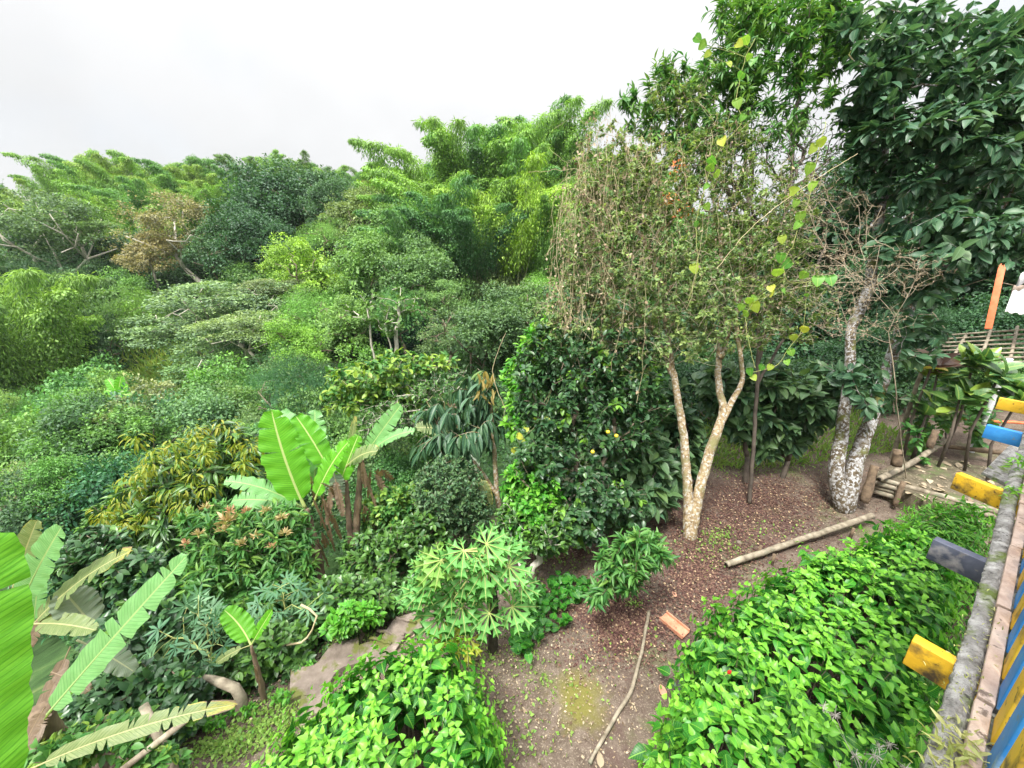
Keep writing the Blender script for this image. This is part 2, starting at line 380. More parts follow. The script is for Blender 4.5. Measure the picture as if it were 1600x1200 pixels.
# ------------------------------------------------------------------ branching skeleton
class Skel:
    def __init__(s, root): s.P = [np.asarray(root, float)]; s.par = [-1]; s.d = [0.0]; s.ch = []; s.term = []; s.minr = {}
    def path(s, pts, parent=0, rad=None):
        ids = [parent]
        for k, p in enumerate(pts):
            p = np.asarray(p, float); s.P.append(p); s.par.append(ids[-1]); s.d.append(s.d[ids[-1]] + np.linalg.norm(p - s.P[ids[-1]])); ids.append(len(s.P) - 1)
            if rad is not None: s.minr[ids[-1]] = rad[k]
        s.ch.append(ids); return ids
    def dense(s, pts, parent=0, rad=None, step=.15, wob=.012):
        """resampled, slightly wobbly path through pts"""
        pts = [s.P[parent]] + [np.asarray(p, float) for p in pts]
        rad = None if rad is None else list(rad)
        o = []; rr = []
        for k in range(len(pts) - 1):
            m = max(1, int(np.linalg.norm(pts[k + 1] - pts[k]) / step))
            for j in range(1, m + 1):
                f = j / m
                p0 = pts[max(k - 1, 0)]; p1 = pts[k]; p2 = pts[k + 1]; p3 = pts[min(k + 2, len(pts) - 1)]
                c = .5 * (2 * p1 + (p2 - p0) * f + (2 * p0 - 5 * p1 + 4 * p2 - p3) * f * f + (3 * p1 - 3 * p2 + p3 - p0) * f ** 3)
                o.append(c + rng.normal(size=3) * wob)
                if rad is not None:
                    r0 = rad[k - 1] if k > 0 else rad[0] * 1.15
                    rr.append(r0 * (1 - f) + rad[k] * f)
        return s.path(o, parent, rr if rad is not None else None)
    def connect(s, targets, step=.2, bend=.25, wob=.05, start=1, kroot=.35, droop=0):
        for T in targets:
            A = np.array(s.P); dd = np.array(s.d)
            q = np.linalg.norm(A - T, axis=1) + kroot * dd; q[:start] += 1e3
            k = int(np.argmin(q)); a = s.P[k]; L = np.linalg.norm(T - a)
            m = max(2, int(L / step)); f = np.linspace(0, 1, m + 1)[1:]
            d0 = a - s.P[s.par[k]] if s.par[k] >= 0 else UP
            d0 = d0 / (np.linalg.norm(d0) + 1e-6)
            c = a + d0 * L * bend + UP * L * .12
            pts = (1 - f[:, None]) ** 2 * a + 2 * ((1 - f) * f)[:, None] * (c * .5 + (a + T) * .25) + (f ** 2)[:, None] * T
            pts[:-1] += rng.normal(size=(m - 1, 3)) * wob * step * 2
            pts[:, 2] -= droop * L * f ** 2
            ids = s.path(list(pts), k); s.term.append(ids)
    def build(s, geo, rtip=.004, pw=.5, rmax=.2, k=6, kmin=3):
        n = len(s.P); cnt = np.zeros(n)
        isleaf = np.ones(n, bool)
        for i in range(1, n): isleaf[s.par[i]] = False
        cnt[isleaf] = 1
        for i in range(n - 1, 0, -1): cnt[s.par[i]] += cnt[i]
        r = np.minimum(rtip * np.maximum(cnt, 1) ** pw, rmax)
        for i, v in s.minr.items(): r[i] = v
        A = np.array(s.P)
        for ids in s.ch:
            rr = r[ids].copy(); rr[0] = min(rr[0], rr[1] * 1.15)
            pos = A[ids]
            kk = kmin if rr[1] < .012 else k
            if len(ids) >= 2:
                geo.tube(pos, rr, kk, rr[1] > .02)
        return r
def wander(p0, d0, L, n, wob=.25, trop=0.0):
    P = [np.asarray(p0, float)]; d = nrm(np.asarray(d0, float))
    for _ in range(n):
        d = nrm(d + rng.normal(size=3) * wob + UP * trop); P.append(P[-1] + d * L / n)
    return np.array(P)

def rosettes(geo, s, T, size, per, droop=.3, fresh=.3, cen=None, spread=1.0, along=3, tipfresh=.0, upn=.7, szj=.3, freshp=None):
    """leaves round the last nodes of every terminal twig"""
    P = []; Yd = []; N = []; F = []
    A = s.P; c = np.mean([A[i[-1]] for i in s.term], axis=0) if cen is None else cen
    for ids in s.term:
        e = A[ids[-1]]; ax = nrm(e - A[ids[-2]]); frr = fresh if freshp is None else (fresh if rng.random() < freshp else 0)
        od = nrm((e - c) + UP * .6)
        for j in range(per):
            f = j / max(per - 1, 1); k = min(int(f * along), len(ids) - 2)
            a = A[ids[-1 - k]]; b = A[ids[-2 - k]]; p = a + (b - a) * rng.random() * (1 if j else 0)
            r = rdir(1)[0]; r = r - ax * (r @ ax); r = nrm(r)
            P.append(p); Yd.append(r * spread + ax * (.9 - .7 * f) + od * .3 - UP * droop); N.append(UP * upn + od * .4 + rdir(1)[0] * .35); F.append(frr * (1 - f * .8))
    P = np.array(P); n = len(P)
    leaf_arrays(T, P, np.array(Yd), np.array(N), size * rng.uniform(1 - szj, 1 + szj, n), geo, None, np.clip(np.array(F) + rng.normal(size=n) * .08, 0, 1))
# ------------------------------------------------------------------ generic crowns (unit radius), shared between trees of a kind
def blobs(n, flat=1.0, low=-.25, jitter=.1, rmin=.75, rmax=.95):
    o = []
    while len(o) < n:
        d = rdir(1)[0]
        if d[2] < low: continue
        if d[2] < 0 and rng.random() < .5: continue
        c = d * rng.uniform(rmin, rmax); c[2] *= flat; o.append(c)
    return np.array(o)
def crown_leaves(C, rb, nleaf, size, geo, T=L_FAR, droop=.3, outb=.8, squash=.8, shell=.35, fresh_top=.5, spread=1.0, updirs=.5):
    """leaves on lumpy sub-crowns; C centres, rb radii"""
    rb = np.broadcast_to(rb, (len(C),))
    for c, r in zip(C, rb):
        n = int(nleaf * rng.uniform(.7, 1.3))
        d = rdir(n); d[:, 2] = np.where((d[:, 2] < -.3) & (rng.random(n) < .7), -d[:, 2], d[:, 2])
        rad = 1 - shell * rng.random(n) ** 1.6
        lump = 1 + .18 * np.sin(d[:, 0] * 5 + c[0] * 7) * np.sin(d[:, 1] * 5 + c[1] * 9) + .1 * rng.normal(size=n)
        P = c + d * (r * rad * lump)[:, None] * np.array([1, 1, squash])
        Yd = nrm(d * outb + rdir(n) * .7 - UP * droop)
        N = nrm(d * .6 + UP * updirs + rdir(n) * .5)
        fr = np.clip((d[:, 2] - .3) * fresh_top + rng.normal(size=n) * .12, 0, 1) * (rad > .85)
        br = rng.uniform(0, .25); rn = np.clip(rng.random(n) * .75 + br, 0, 1)
        leaf_arrays(T, P, Yd, N, size * rng.uniform(.7, 1.3, n), geo, rn, fr)
def lobed(nl, nsub, rs, vert=1.0):
    C = []; Rr = []
    for q in range(nl):
        a = q * 2 * math.pi / nl + rng.uniform(-.5, .5); h = rng.uniform(-.45, .55); k = rng.uniform(.25, .6) * (1.1 - max(h, 0))
        lc = np.array([math.cos(a) * k, math.sin(a) * k, h * vert]); lr = rng.uniform(.34, .52)
        for _ in range(nsub):
            d = rdir(1)[0]; 
            if d[2] < -.35: d[2] = -d[2]
            C.append(lc + d * lr * rng.uniform(.75, 1.1)); Rr.append(rng.uniform(*rs))
    return np.array(C), np.array(Rr)
def sprigs(g, n, size, T=L_FAR):
    for _ in range(n):
        d = rdir(1)[0]; d[2] = abs(d[2]) * .9; a = d * .85; P = wander(a, d + UP * .3, rng.uniform(.15, .4), 6, .3)
        m = 14; q = P[rng.integers(1, 7, m)] + rng.normal(size=(m, 3)) * .025; leaf_arrays(T, q, rdir(m) + UP * .1, rdir(m) + UP, size * rng.uniform(.6, 1.2, m), g, None, np.clip(rng.normal(size=m) * .3, 0, 1))
KIND = {}
def variant(kind):
    g = Geo(); rows = []
    core = lambda n, r=.62, z=.1: crown_leaves(np.zeros((1, 3)), [r], n, z, g, squash=.9)
    if kind == 'round':
        C, r = lobed(7, 8, (.18, .32)); crown_leaves(C, r, 190, .055, g, squash=.85); core(600); sprigs(g, 20, .05)
    elif kind == 'clump':
        C, r = lobed(8, 9, (.13, .25)); crown_leaves(C, r, 150, .048, g, squash=.7, fresh_top=.9); core(600); sprigs(g, 34, .045)
    elif kind == 'flat':
        C, r = lobed(9, 7, (.14, .26), .9); C[:, 2] = C[:, 2] * .6 + .15; crown_leaves(C, r, 170, .045, g, squash=.35, droop=.1, fresh_top=1.0); sprigs(g, 30, .04)
    elif kind == 'airy':
        C, r = lobed(8, 6, (.12, .22)); crown_leaves(C, r, 110, .042, g, squash=.7, shell=.8); sprigs(g, 60, .04)
    elif kind == 'fine':
        C, r = lobed(7, 7, (.2, .32)); crown_leaves(C, r, 330, .034, g, shell=.3, fresh_top=.5, T=L_NARROW if rng.random() < .5 else L_FAR, droop=.7); core(800, .66, .08)
    elif kind == 'droop':
        C, r = lobed(7, 6, (.16, .28)); crown_leaves(C, r, 110, .15, g, T=L_OVATE, droop=1.1, shell=.5, fresh_top=1.6); core(500)
    F = [np.vstack(g.T)]
    a = {k: np.concatenate(v) for k, v in g.at.items()}
    return mesh_np('crown', np.vstack(g.V), F, np.vstack(g.uv), a)
for k in ('round', 'clump', 'flat', 'airy', 'fine', 'droop'):
    KIND[k] = [variant(k) for _ in range(3 if k in ('round', 'clump') else 2)]
    for me in KIND[k]: me.materials.append(M['far'])
TREEN = {'tree': 0}
def tree(name, px, top, bot, wid, t, kind, color, label, cat='tree', group=None, bark='bark', trunk=None, tr=.13, lean=0.0, tall=1.0):
    """crown filling the given spot; the trunk reaches the ground below it"""
    rx = wid / 2 / FPX * t * 1.06; rz = max((bot - top) / 2 / FPX * t, rx * (.62 if kind == 'flat' else 1.0) * tall)
    color = (color[0] * 1.28, color[1] * 1.32, color[2] * 1.4); rx *= 1.08
    a = at(px, top, t) - np.array([0, 0, rz * .9])
    ry = max(rx * .9, .6 * rz)
    gz = hz1(a[0] + lean, a[1])
    root = thing(name, (a[0] + lean, a[1], gz), label, cat, group)
    c = obj('crown', random.choice(KIND[kind]), None, root, color)
    c.location = (-lean, 0, a[2] - gz); c.scale = (rx / .97, ry, rz / .97); c.rotation_euler = (0, 0, random.uniform(0, 6.28))
    if rx != ry: c.rotation_euler = (0, 0, random.choice((0, math.pi)) + random.uniform(-.4, .4))
    if trunk is not False:
        s = Skel((a[0] + lean, a[1], gz - .2)); low = a - np.array([0, 0, rz * .55])
        if low[2] < gz + .3: low = np.array([a[0], a[1], gz + max(.3, rz * .3)])
        s.dense([(np.array([a[0] + lean, a[1], gz]) * .5 + low * .5) + rng.normal(size=3) * .15 * tr / .13, low], 0, [tr, tr * .8], step=max(.3, rz * .25), wob=.03)
        st = max(1, len(s.P) - 3)
        dd = rdir(16); dd[:, 2] = np.abs(dd[:, 2]) * .9 - .1
        s.connect([a + q * np.array([rx, ry, rz]) * .82 for q in dd], step=max(.4, rx * .25), start=st, wob=.12)
        g = Geo(); s.build(g, rtip=tr * .22, pw=.5, rmax=tr * .75, k=6, kmin=4)
        g.out('trunk', M[bark], root, True)
    return root

# ------------------------------------------------------------------ bamboo
def bamboo_meshes(seed, nc=14, H=13.0):
    r_ = np.random.default_rng(seed); gl = Geo(); gc = Geo()
    for k in range(nc):
        a = r_.uniform(0, 2 * np.pi); b = np.array([np.cos(a), np.sin(a), 0]); p = b * r_.uniform(.1, 1.0)
        L = H * r_.uniform(.75, 1.1); n = 22; d = nrm(UP + b * r_.uniform(.05, .28)); P = [p]
        for j in range(n):
            f = j / n
            d = nrm(d + b * (.014 + .26 * max(0, f - .5)) - UP * .95 * max(0, f - .66) + r_.normal(size=3) * .014); P.append(P[-1] + d * L / n)
        P = np.array(P); gc.tube(P, np.linspace(.06, .008, n + 1), 5, False)
        s0 = r_.uniform(.2, .4); m = 1750
        f = s0 + (1 - s0) * r_.random(m) ** .8; idx = f * n; i0 = np.minimum(idx.astype(int), n - 1); q = P[i0] + (P[i0 + 1] - P[i0]) * (idx - i0)[:, None]
        dd = nrm(r_.normal(size=(m, 3))); prof = np.sin(np.pi * np.clip((f - s0) / (1 - s0), 0, 1) ** .8) ** .6
        rr = (.3 + 1.25 * prof) * r_.random(m) ** .45
        node = np.sin(f * 34 + a) > -.3
        rr = np.where(node, rr, rr * .6)
        off = dd * rr[:, None] * np.array([1, 1, .55]); off[:, 2] -= rr * .35
        pos = q + off; Yd = nrm(dd * .7 - UP * .75 + r_.normal(size=(m, 3)) * .3); N = nrm(dd + UP * .6 + r_.normal(size=(m, 3)) * .4)
        fr = np.clip(.15 + .8 * (dd[:, 2]) * (rr > .5) + r_.normal(size=m) * .15, 0, 1)
        leaf_arrays(L_NARROW if k % 2 else L_FAR, pos, Yd, N, (.44 if k % 2 else .24) * r_.uniform(.6, 1.2, m), gl, np.clip(r_.random(m) * .7 + r_.uniform(0, .3), 0, 1), fr)
    mf = mesh_np('foliage', np.vstack(gl.V), np.vstack(gl.T), np.vstack(gl.uv), {k: np.concatenate(v) for k, v in gl.at.items()}); mf.materials.append(M['far'])
    mc = smooth(mesh_np('culms', np.vstack(gc.V), np.vstack(gc.Q))); mc.materials.append(M['culm'])
    return mf, mc
BAM = [bamboo_meshes(s) for s in (3, 8, 21)]
def bamboo(px, top, t, color, label, group=None, w=1.0, lean=(0, 0), H=None):
    a = at(px, top, t); gz = hz1(a[0], a[1]); h = (a[2] - gz) if H is None else H
    z0 = gz if H is None else a[2] - H
    root = thing('bamboo_clump', (a[0], a[1], z0), label, 'bamboo', group)
    mf, mc = random.choice(BAM); sc = h / 11.2; rz = random.uniform(0, 6.28)
    for nm, me in (('foliage', mf), ('culms', mc)):
        o = obj(nm, me, None, root, color); o.scale = (sc * w, sc * w, sc); o.rotation_euler = (lean[0], lean[1], rz)
    return root

BL = (.17, .33, .065); BM = (.105, .25, .065); BD = (.06, .15, .055)
# far left ridge
lab = 'pale green bamboo clump arching over the ridge on the left skyline'
for i, (px, top, t) in enumerate([(-60, 290, 58), (-10, 292, 62), (35, 285, 60), (70, 262, 62), (105, 238, 60), (140, 246, 64), (175, 236, 60), (205, 262, 58), (235, 243, 64), (270, 240, 60), (305, 262, 60),
                                  (-40, 325, 52), (20, 318, 52), (60, 308, 54), (95, 300, 52), (150, 285, 54), (190, 300, 50), (225, 290, 52), (262, 282, 54), (290, 300, 52), (330, 285, 55), (165, 340, 48), (210, 350, 46)]):
    c = [BL, BM, (.19, .31, .065), (.14, .29, .06)][i % 4]
    bamboo(px, top, t, c, lab, 'bamboo clumps along the left ridge', w=random.uniform(.9, 1.15))
lab = 'green bamboo clump on the low middle skyline behind the dark round trees'
for i, (px, top, t) in enumerate([(345, 262, 62), (380, 248, 64), (415, 243, 62), (450, 246, 66), (480, 248, 60), (515, 262, 60), (545, 272, 60), (575, 262, 62), (600, 255, 62), (635, 262, 58), (520, 285, 56), (560, 300, 54), (365, 285, 56)]):
    bamboo(px, top, t, [BM, (.10, .2, .045), BL][i % 3], lab, 'bamboo clumps on the middle skyline', w=random.uniform(.9, 1.1))
lab = 'tall bright green bamboo clump with feathery plumes at the centre of the hillside'
for i, (px, top, t) in enumerate([(655, 235, 42), (700, 212, 40), (735, 205, 40), (770, 190, 40), (805, 178, 42), (845, 182, 44), (880, 182, 42), (915, 200, 44), (950, 215, 44), (690, 250, 36), (735, 262, 36), (790, 235, 38), (840, 245, 38), (880, 250, 36), (930, 260, 38), (640, 290, 40), (1000, 230, 40), (1060, 250, 40)]):
    bamboo(px, top + 10 + 12 * (px > 890), t, [BL, (.16, .31, .05), BM][i % 3], lab, 'tall bamboo clumps in the centre', w=random.uniform(.95, 1.2))
bamboo(805, 268, 31, (.21, .36, .05), 'light green bamboo clump with a rounded drooping plume before the tall clumps', w=1.0)
bamboo(845, 320, 31, (.13, .28, .06), 'bamboo clump drooping low over a dark hollow beside the dry vine curtain', w=.9)
bamboo(690, 300, 33, (.07, .19, .06), 'blue green shaded bamboo clump left of the drooping plume', w=1.3)
bamboo(745, 330, 32, (.06, .17, .055), 'dark feathery bamboo clump filling the middle below the bright plumes', w=1.1)
bamboo(650, 345, 31, (.08, .2, .06), 'soft green bamboo clump behind the mid-slope trees', w=1.2)
for i, (px, top, t, lb) in enumerate([(15, 430, 26, 'light green bamboo clump with rounded plumes at the left edge'), (85, 500, 30, 'bamboo clump with bare culms showing beside the dark gully'), (-50, 440, 26, 'bamboo clump cut by the left edge of the photo')]):
    bamboo(px, top, t, [(.17, .31, .07), (.05, .13, .05), (.1, .2, .06)][i], lb, w=1.0)
for i, (px, top, t) in enumerate([(130, 400, 42), (90, 420, 40), (170, 420, 40)]):
    bamboo(px, top, t, (.06, .13, .05), 'dark bamboo clump with slanting culms behind the pale trunked trees', 'shaded bamboo behind the pale trunks')

# ------------------------------------------------------------------ forest and gully trees
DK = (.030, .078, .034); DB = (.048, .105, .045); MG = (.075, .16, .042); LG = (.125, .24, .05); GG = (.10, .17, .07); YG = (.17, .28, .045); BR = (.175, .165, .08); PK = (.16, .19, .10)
T = tree
# far slope
T('forest_tree', 262, 308, 420, 140, 37, 'airy', BR, 'brownish umbrella tree with a bare pale leaning trunk on the left slope', bark='palebark', tr=.26, lean=2.6)
T('forest_tree', 222, 360, 425, 80, 37, 'clump', (.19, .17, .08), 'low brownish side crown left of the leaning pale trunk', bark='palebark', tr=.12)
T('pale_trunked_tree', 60, 305, 400, 170, 38, 'airy', (.09, .15, .065), 'tall thin crowned tree with white branching trunk on the far left', bark='palebark', tr=.22, lean=1.5)
T('pale_trunked_tree', 10, 290, 380, 130, 40, 'airy', (.07, .12, .06), 'grey green open crowned tree touching the left edge', bark='palebark', tr=.18)
T('pale_trunked_tree', 110, 330, 400, 110, 40, 'flat', (.10, .17, .06), 'open crowned tree right of the white branching trunk', bark='palebark', tr=.18, lean=.8)
rows = [(420, 262, 370, 150, 42, 'round', DK), (478, 258, 360, 140, 44, 'round', DB), (510, 290, 360, 90, 40, 'round', DB), (385, 330, 430, 120, 36, 'round', DK), (350, 350, 450, 120, 38, 'clump', DB), (440, 355, 430, 110, 36, 'clump', DK)]
for i, (px, a, b, w_, t, k, c) in enumerate(rows):
    T('round_forest_tree', px, a, b, w_, t, k, c, ['big dark rounded tree on the middle skyline', 'dark blue green tree right of the biggest rounded one', 'smaller dark tree at the right of the dark group', 'dark round tree below the skyline group',
                                          'dark tree right of the brown umbrella tree', 'dark tree low in front of the skyline group'][i])
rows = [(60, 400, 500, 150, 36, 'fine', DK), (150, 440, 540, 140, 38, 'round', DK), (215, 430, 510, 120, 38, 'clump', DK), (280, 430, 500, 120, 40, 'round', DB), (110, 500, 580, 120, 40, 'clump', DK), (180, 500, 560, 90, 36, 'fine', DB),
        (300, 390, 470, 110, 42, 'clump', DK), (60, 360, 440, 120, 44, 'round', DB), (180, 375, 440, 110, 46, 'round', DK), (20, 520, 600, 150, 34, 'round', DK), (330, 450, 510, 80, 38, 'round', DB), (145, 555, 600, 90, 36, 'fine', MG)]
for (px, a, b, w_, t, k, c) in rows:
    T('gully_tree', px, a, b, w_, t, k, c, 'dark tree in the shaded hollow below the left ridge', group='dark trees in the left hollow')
rows = [(612, 270, 320, 100, 46, 'clump', (.17, .15, .075), 'brownish leafed tree on the skyline left of the tall bamboo'),
        (560, 300, 370, 110, 38, 'clump', (.12, .17, .06), 'olive tree with yellowish tips below the brownish skyline tree'),
        (500, 345, 400, 80, 34, 'fine', (.13, .25, .06), 'soft light green rounded tree in the middle of the slope'),
        (470, 370, 440, 120, 31, 'clump', YG, 'bright yellow green tree crown beside the pale flat topped tree'),
        (600, 330, 400, 140, 32, 'clump', (.09, .17, .05), 'green tree with mottled crown at mid slope'),
        (570, 370, 450, 130, 27, 'clump', (.10, .19, .05), 'leafy tree with open light green crown left of the grey trunk'),
        (640, 380, 470, 140, 26, 'clump', (.085, .16, .055), 'broad tree above the bare grey trunk in the centre'),
        (480, 450, 530, 120, 25, 'fine', (.11, .24, .05), 'rounded feathery light green tree low in the middle'),
        (455, 505, 600, 100, 19, 'clump', (.13, .25, .04), 'yellow green bushy tree above the big banana leaf'),
        (530, 460, 550, 110, 23, 'clump', (.11, .2, .05), 'green tree with bright tips left of the dark trunk hollow'),
        (620, 450, 505, 110, 23, 'fine', (.07, .18, .05), 'feathery green layer hanging over the dark trunk hollow'),
        (700, 480, 560, 100, 20, 'airy', (.10, .16, .06), 'twiggy grey green tree right of the grey trunk'),
        (760, 460, 560, 150, 19, 'clump', (.07, .13, .05), 'dull green twiggy tree in front of the dark bamboo'),
        (830, 440, 530, 130, 20, 'clump', (.085, .15, .05), 'dull green tree beside the dry vine curtain'),
        (845, 430, 480, 90, 24, 'fine', (.14, .3, .05), 'bright green tree top at the foot of the bamboo hollow'),
        (690, 440, 500, 90, 24, 'airy', (.11, .2, .06), 'light leafed tree under the dark feathery bamboo')]
for (px, a, b, w_, t, k, c, lb) in rows: T('hillside_tree', px, a, b, w_, t, k, c, lb, tr=.11)
# flat topped grey green trees
rows = [(345, 430, 500, 190, 27, 'flat', (.13, .20, .10), 'pale grey green flat topped tree in the centre left'), (290, 480, 550, 170, 26, 'flat', (.12, .19, .09), 'layered flat crown low on the left of the pale tree'),
        (375, 480, 560, 150, 24, 'flat', (.14, .20, .085), 'layered pale crown in front of the flat topped tree'), (420, 430, 480, 110, 29, 'flat', (.13, .17, .085), 'pale crown with pinkish tips above the yellow green tree'), (330, 545, 610, 150, 24, 'flat', (.10, .18, .075), 'lowest layer of pale flat crowns beside the grassy slope')]
for (px, a, b, w_, t, k, c, lb) in rows: T('flat_topped_tree', px, a, b, w_, t, k, c, lb, bark='palebark', tr=.12, lean=1.2)
for i, (x0, y0, x1, y1, r, lb) in enumerate([(622, 575, 625, 470, .11, 'single straight pale grey trunk in the dark hollow at the centre'), (592, 570, 575, 480, .06, 'thin crooked grey trunk left of the straight pale one'), (608, 572, 600, 500, .05, 'second thin crooked grey trunk in the dark hollow')]):
    p0, p1 = at(x0, y0, 21.5), at(x1, y1, 21); p0[2] = min(p0[2], hz1(p0[0], p0[1])); root = thing('slender_tree', p0, lb, 'tree', None); s = Skel(p0); s.dense([(p0 + p1) / 2 + rng.normal(size=3) * .12, p1], 0, [r, r * .6], step=.4, wob=.03)
    s.connect([p1 + rdir(1)[0] * 1.2 * [1, 1, .6] for _ in range(14)], step=.3, start=5); g = Geo(); s.build(g, rtip=.02, rmax=r * .6, k=7, kmin=4); g.out('trunk', M['palebark'], root, True); g = Geo(); rosettes(g, s, L_FAR, .3, 14, fresh=.5); g.out('crown', M['far'], root, color=MG)
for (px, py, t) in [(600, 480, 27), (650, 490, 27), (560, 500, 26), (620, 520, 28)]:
    T('hollow_shrub', px, py, py + 80, 110, t, 'round', (.012, .04, .022), 'very dark bush at the back of the central hollow', cat='shrub', group='dark bushes at the back of the central hollow', tr=.05)  # backdrop bushes, the hollow's shade put into their near black leaf colour
# gully shrubs and bushes
rows = [(120, 590, 660, 160, 25, 'clump', (.08, .19, .06), 'green bush with pale tips on the left beside the grassy slope'), (185, 625, 690, 150, 19, 'clump', (.17, .2, .10), 'bush topped with cream and pinkish flowering tips'),
        (60, 650, 720, 160, 21, 'round', (.06, .16, .05), 'green bush with ferny edge at far left'), (130, 690, 770, 190, 16, 'round', (.04, .15, .05), 'deep green bush left of the flowering one'),
        (240, 660, 740, 170, 15, 'round', (.04, .11, .05), 'dark bush behind the yellow tipped tree'), (30, 700, 790, 150, 14, 'clump', (.12, .22, .06), 'light green bush at the left edge over the banana plant'),
        (90, 770, 850, 190, 11, 'round', (.03, .10, .045), 'dark bush above the pale banana leaves'), (340, 600, 650, 110, 21, 'fine', (.05, .12, .05), 'shaded shrub below the flat crowns'),
        (400, 600, 680, 120, 17, 'fine', (.045, .13, .045), 'dark feathery bush left of the big banana leaf'), (460, 560, 640, 120, 15, 'fine', (.04, .11, .045), 'dark feathery bush above the big banana leaf'),
        (170, 740, 830, 170, 11, 'round', (.03, .10, .045), 'dark green bush left of the yellow tipped tree'), (520, 590, 660, 120, 15, 'airy', (.1, .18, .06), 'twiggy bush behind the banana clump')]
for (px, a, b, w_, t, k, c, lb) in rows: T('slope_bush', px, a - 6, b, w_ * 1.18, t, k, c, lb, cat='bush', tr=.06, tall=1.3)
# filler behind the yard, right side
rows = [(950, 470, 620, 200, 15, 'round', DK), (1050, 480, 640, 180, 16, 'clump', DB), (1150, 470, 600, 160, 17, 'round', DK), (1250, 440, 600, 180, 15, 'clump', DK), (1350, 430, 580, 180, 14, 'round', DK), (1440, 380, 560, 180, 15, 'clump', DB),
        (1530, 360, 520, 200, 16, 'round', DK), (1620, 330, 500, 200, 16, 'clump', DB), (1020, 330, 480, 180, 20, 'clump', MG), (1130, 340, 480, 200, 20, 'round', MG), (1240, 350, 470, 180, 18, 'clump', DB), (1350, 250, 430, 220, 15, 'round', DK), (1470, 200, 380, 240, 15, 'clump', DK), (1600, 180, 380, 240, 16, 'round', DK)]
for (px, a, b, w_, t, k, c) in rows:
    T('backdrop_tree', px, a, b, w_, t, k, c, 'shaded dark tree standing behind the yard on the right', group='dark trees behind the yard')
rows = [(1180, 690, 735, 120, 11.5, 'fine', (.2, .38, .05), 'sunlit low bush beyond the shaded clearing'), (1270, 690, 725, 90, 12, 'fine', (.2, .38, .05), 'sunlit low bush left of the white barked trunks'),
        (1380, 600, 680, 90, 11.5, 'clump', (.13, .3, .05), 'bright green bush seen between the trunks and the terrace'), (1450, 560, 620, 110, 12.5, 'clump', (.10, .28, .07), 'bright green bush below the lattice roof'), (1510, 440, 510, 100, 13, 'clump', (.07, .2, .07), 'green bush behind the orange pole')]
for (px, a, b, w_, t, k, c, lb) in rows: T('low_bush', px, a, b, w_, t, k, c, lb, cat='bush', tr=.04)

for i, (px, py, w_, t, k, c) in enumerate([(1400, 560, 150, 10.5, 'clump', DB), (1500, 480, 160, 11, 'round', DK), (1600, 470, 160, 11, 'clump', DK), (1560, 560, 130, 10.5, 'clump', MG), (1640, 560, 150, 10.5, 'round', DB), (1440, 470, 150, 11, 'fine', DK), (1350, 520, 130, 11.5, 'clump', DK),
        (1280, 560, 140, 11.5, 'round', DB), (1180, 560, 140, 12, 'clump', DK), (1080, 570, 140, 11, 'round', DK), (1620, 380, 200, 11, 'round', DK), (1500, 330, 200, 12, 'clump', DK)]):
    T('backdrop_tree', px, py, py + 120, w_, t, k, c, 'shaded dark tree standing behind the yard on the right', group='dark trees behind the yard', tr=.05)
nfill = 0
while nfill < 110:
    px = rng.uniform(-30, 900); py = rng.uniform(430, 760) + max(0, 250 - px) * .25; r0 = ray(px, py)
    t = np.interp(py, [430, 560, 700, 800], [38, 26, 13.5, 9.5]) * rng.uniform(.92, 1.08); p = at(px, py, t); sgap = (p - E0) @ NO
    if sgap < 3.2 or (px > 740 and py > 560) or (150 < px < 330 and 480 < py < 660) or (545 < px < 700 and 470 < py < 600) or (200 < px < 345 and py < 520) or (px < 135 and py < 640): continue
    w_ = rng.uniform(80, 165) * (1.1 if py > 560 else .85)
    kk = rng.choice(['clump', 'round', 'fine', 'airy'], p=[.4, .25, .2, .15]); cc = [MG, LG, DB, GG, (.11, .2, .05), (.09, .19, .045), (.07, .16, .06), (.11, .17, .07)][int(rng.integers(0, 8))]; cc = tuple(q * rng.uniform(.85, 1.1) for q in cc)
    T('wild_shrub', px, py - w_ * .3, py + w_ * .4, w_, t, str(kk), cc, 'wild green shrub among the trees filling the gully slope', cat='shrub', group='wild shrubs filling the gully slope', tr=.05, tall=rng.uniform(1., 1.5)); nfill += 1
# hillside undergrowth: one mass of leaves
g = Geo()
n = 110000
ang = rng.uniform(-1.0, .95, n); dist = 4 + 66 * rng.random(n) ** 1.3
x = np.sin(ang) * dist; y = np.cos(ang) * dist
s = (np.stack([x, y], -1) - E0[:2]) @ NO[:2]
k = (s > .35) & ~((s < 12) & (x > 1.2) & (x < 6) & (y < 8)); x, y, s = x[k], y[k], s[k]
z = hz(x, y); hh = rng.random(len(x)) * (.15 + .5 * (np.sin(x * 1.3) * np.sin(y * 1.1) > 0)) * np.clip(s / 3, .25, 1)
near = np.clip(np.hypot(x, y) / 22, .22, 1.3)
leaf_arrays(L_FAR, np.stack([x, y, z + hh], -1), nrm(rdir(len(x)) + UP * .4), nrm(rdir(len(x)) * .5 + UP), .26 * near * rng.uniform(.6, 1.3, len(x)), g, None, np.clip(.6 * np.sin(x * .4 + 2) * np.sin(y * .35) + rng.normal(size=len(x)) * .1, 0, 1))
tag(g.out('undergrowth', M['far'], None, color=(.035, .095, .03)), 'green ferny undergrowth covering the slope below the trees', 'undergrowth', None, 'stuff')  # even leaf colour darkened, standing in for shade between the crowns

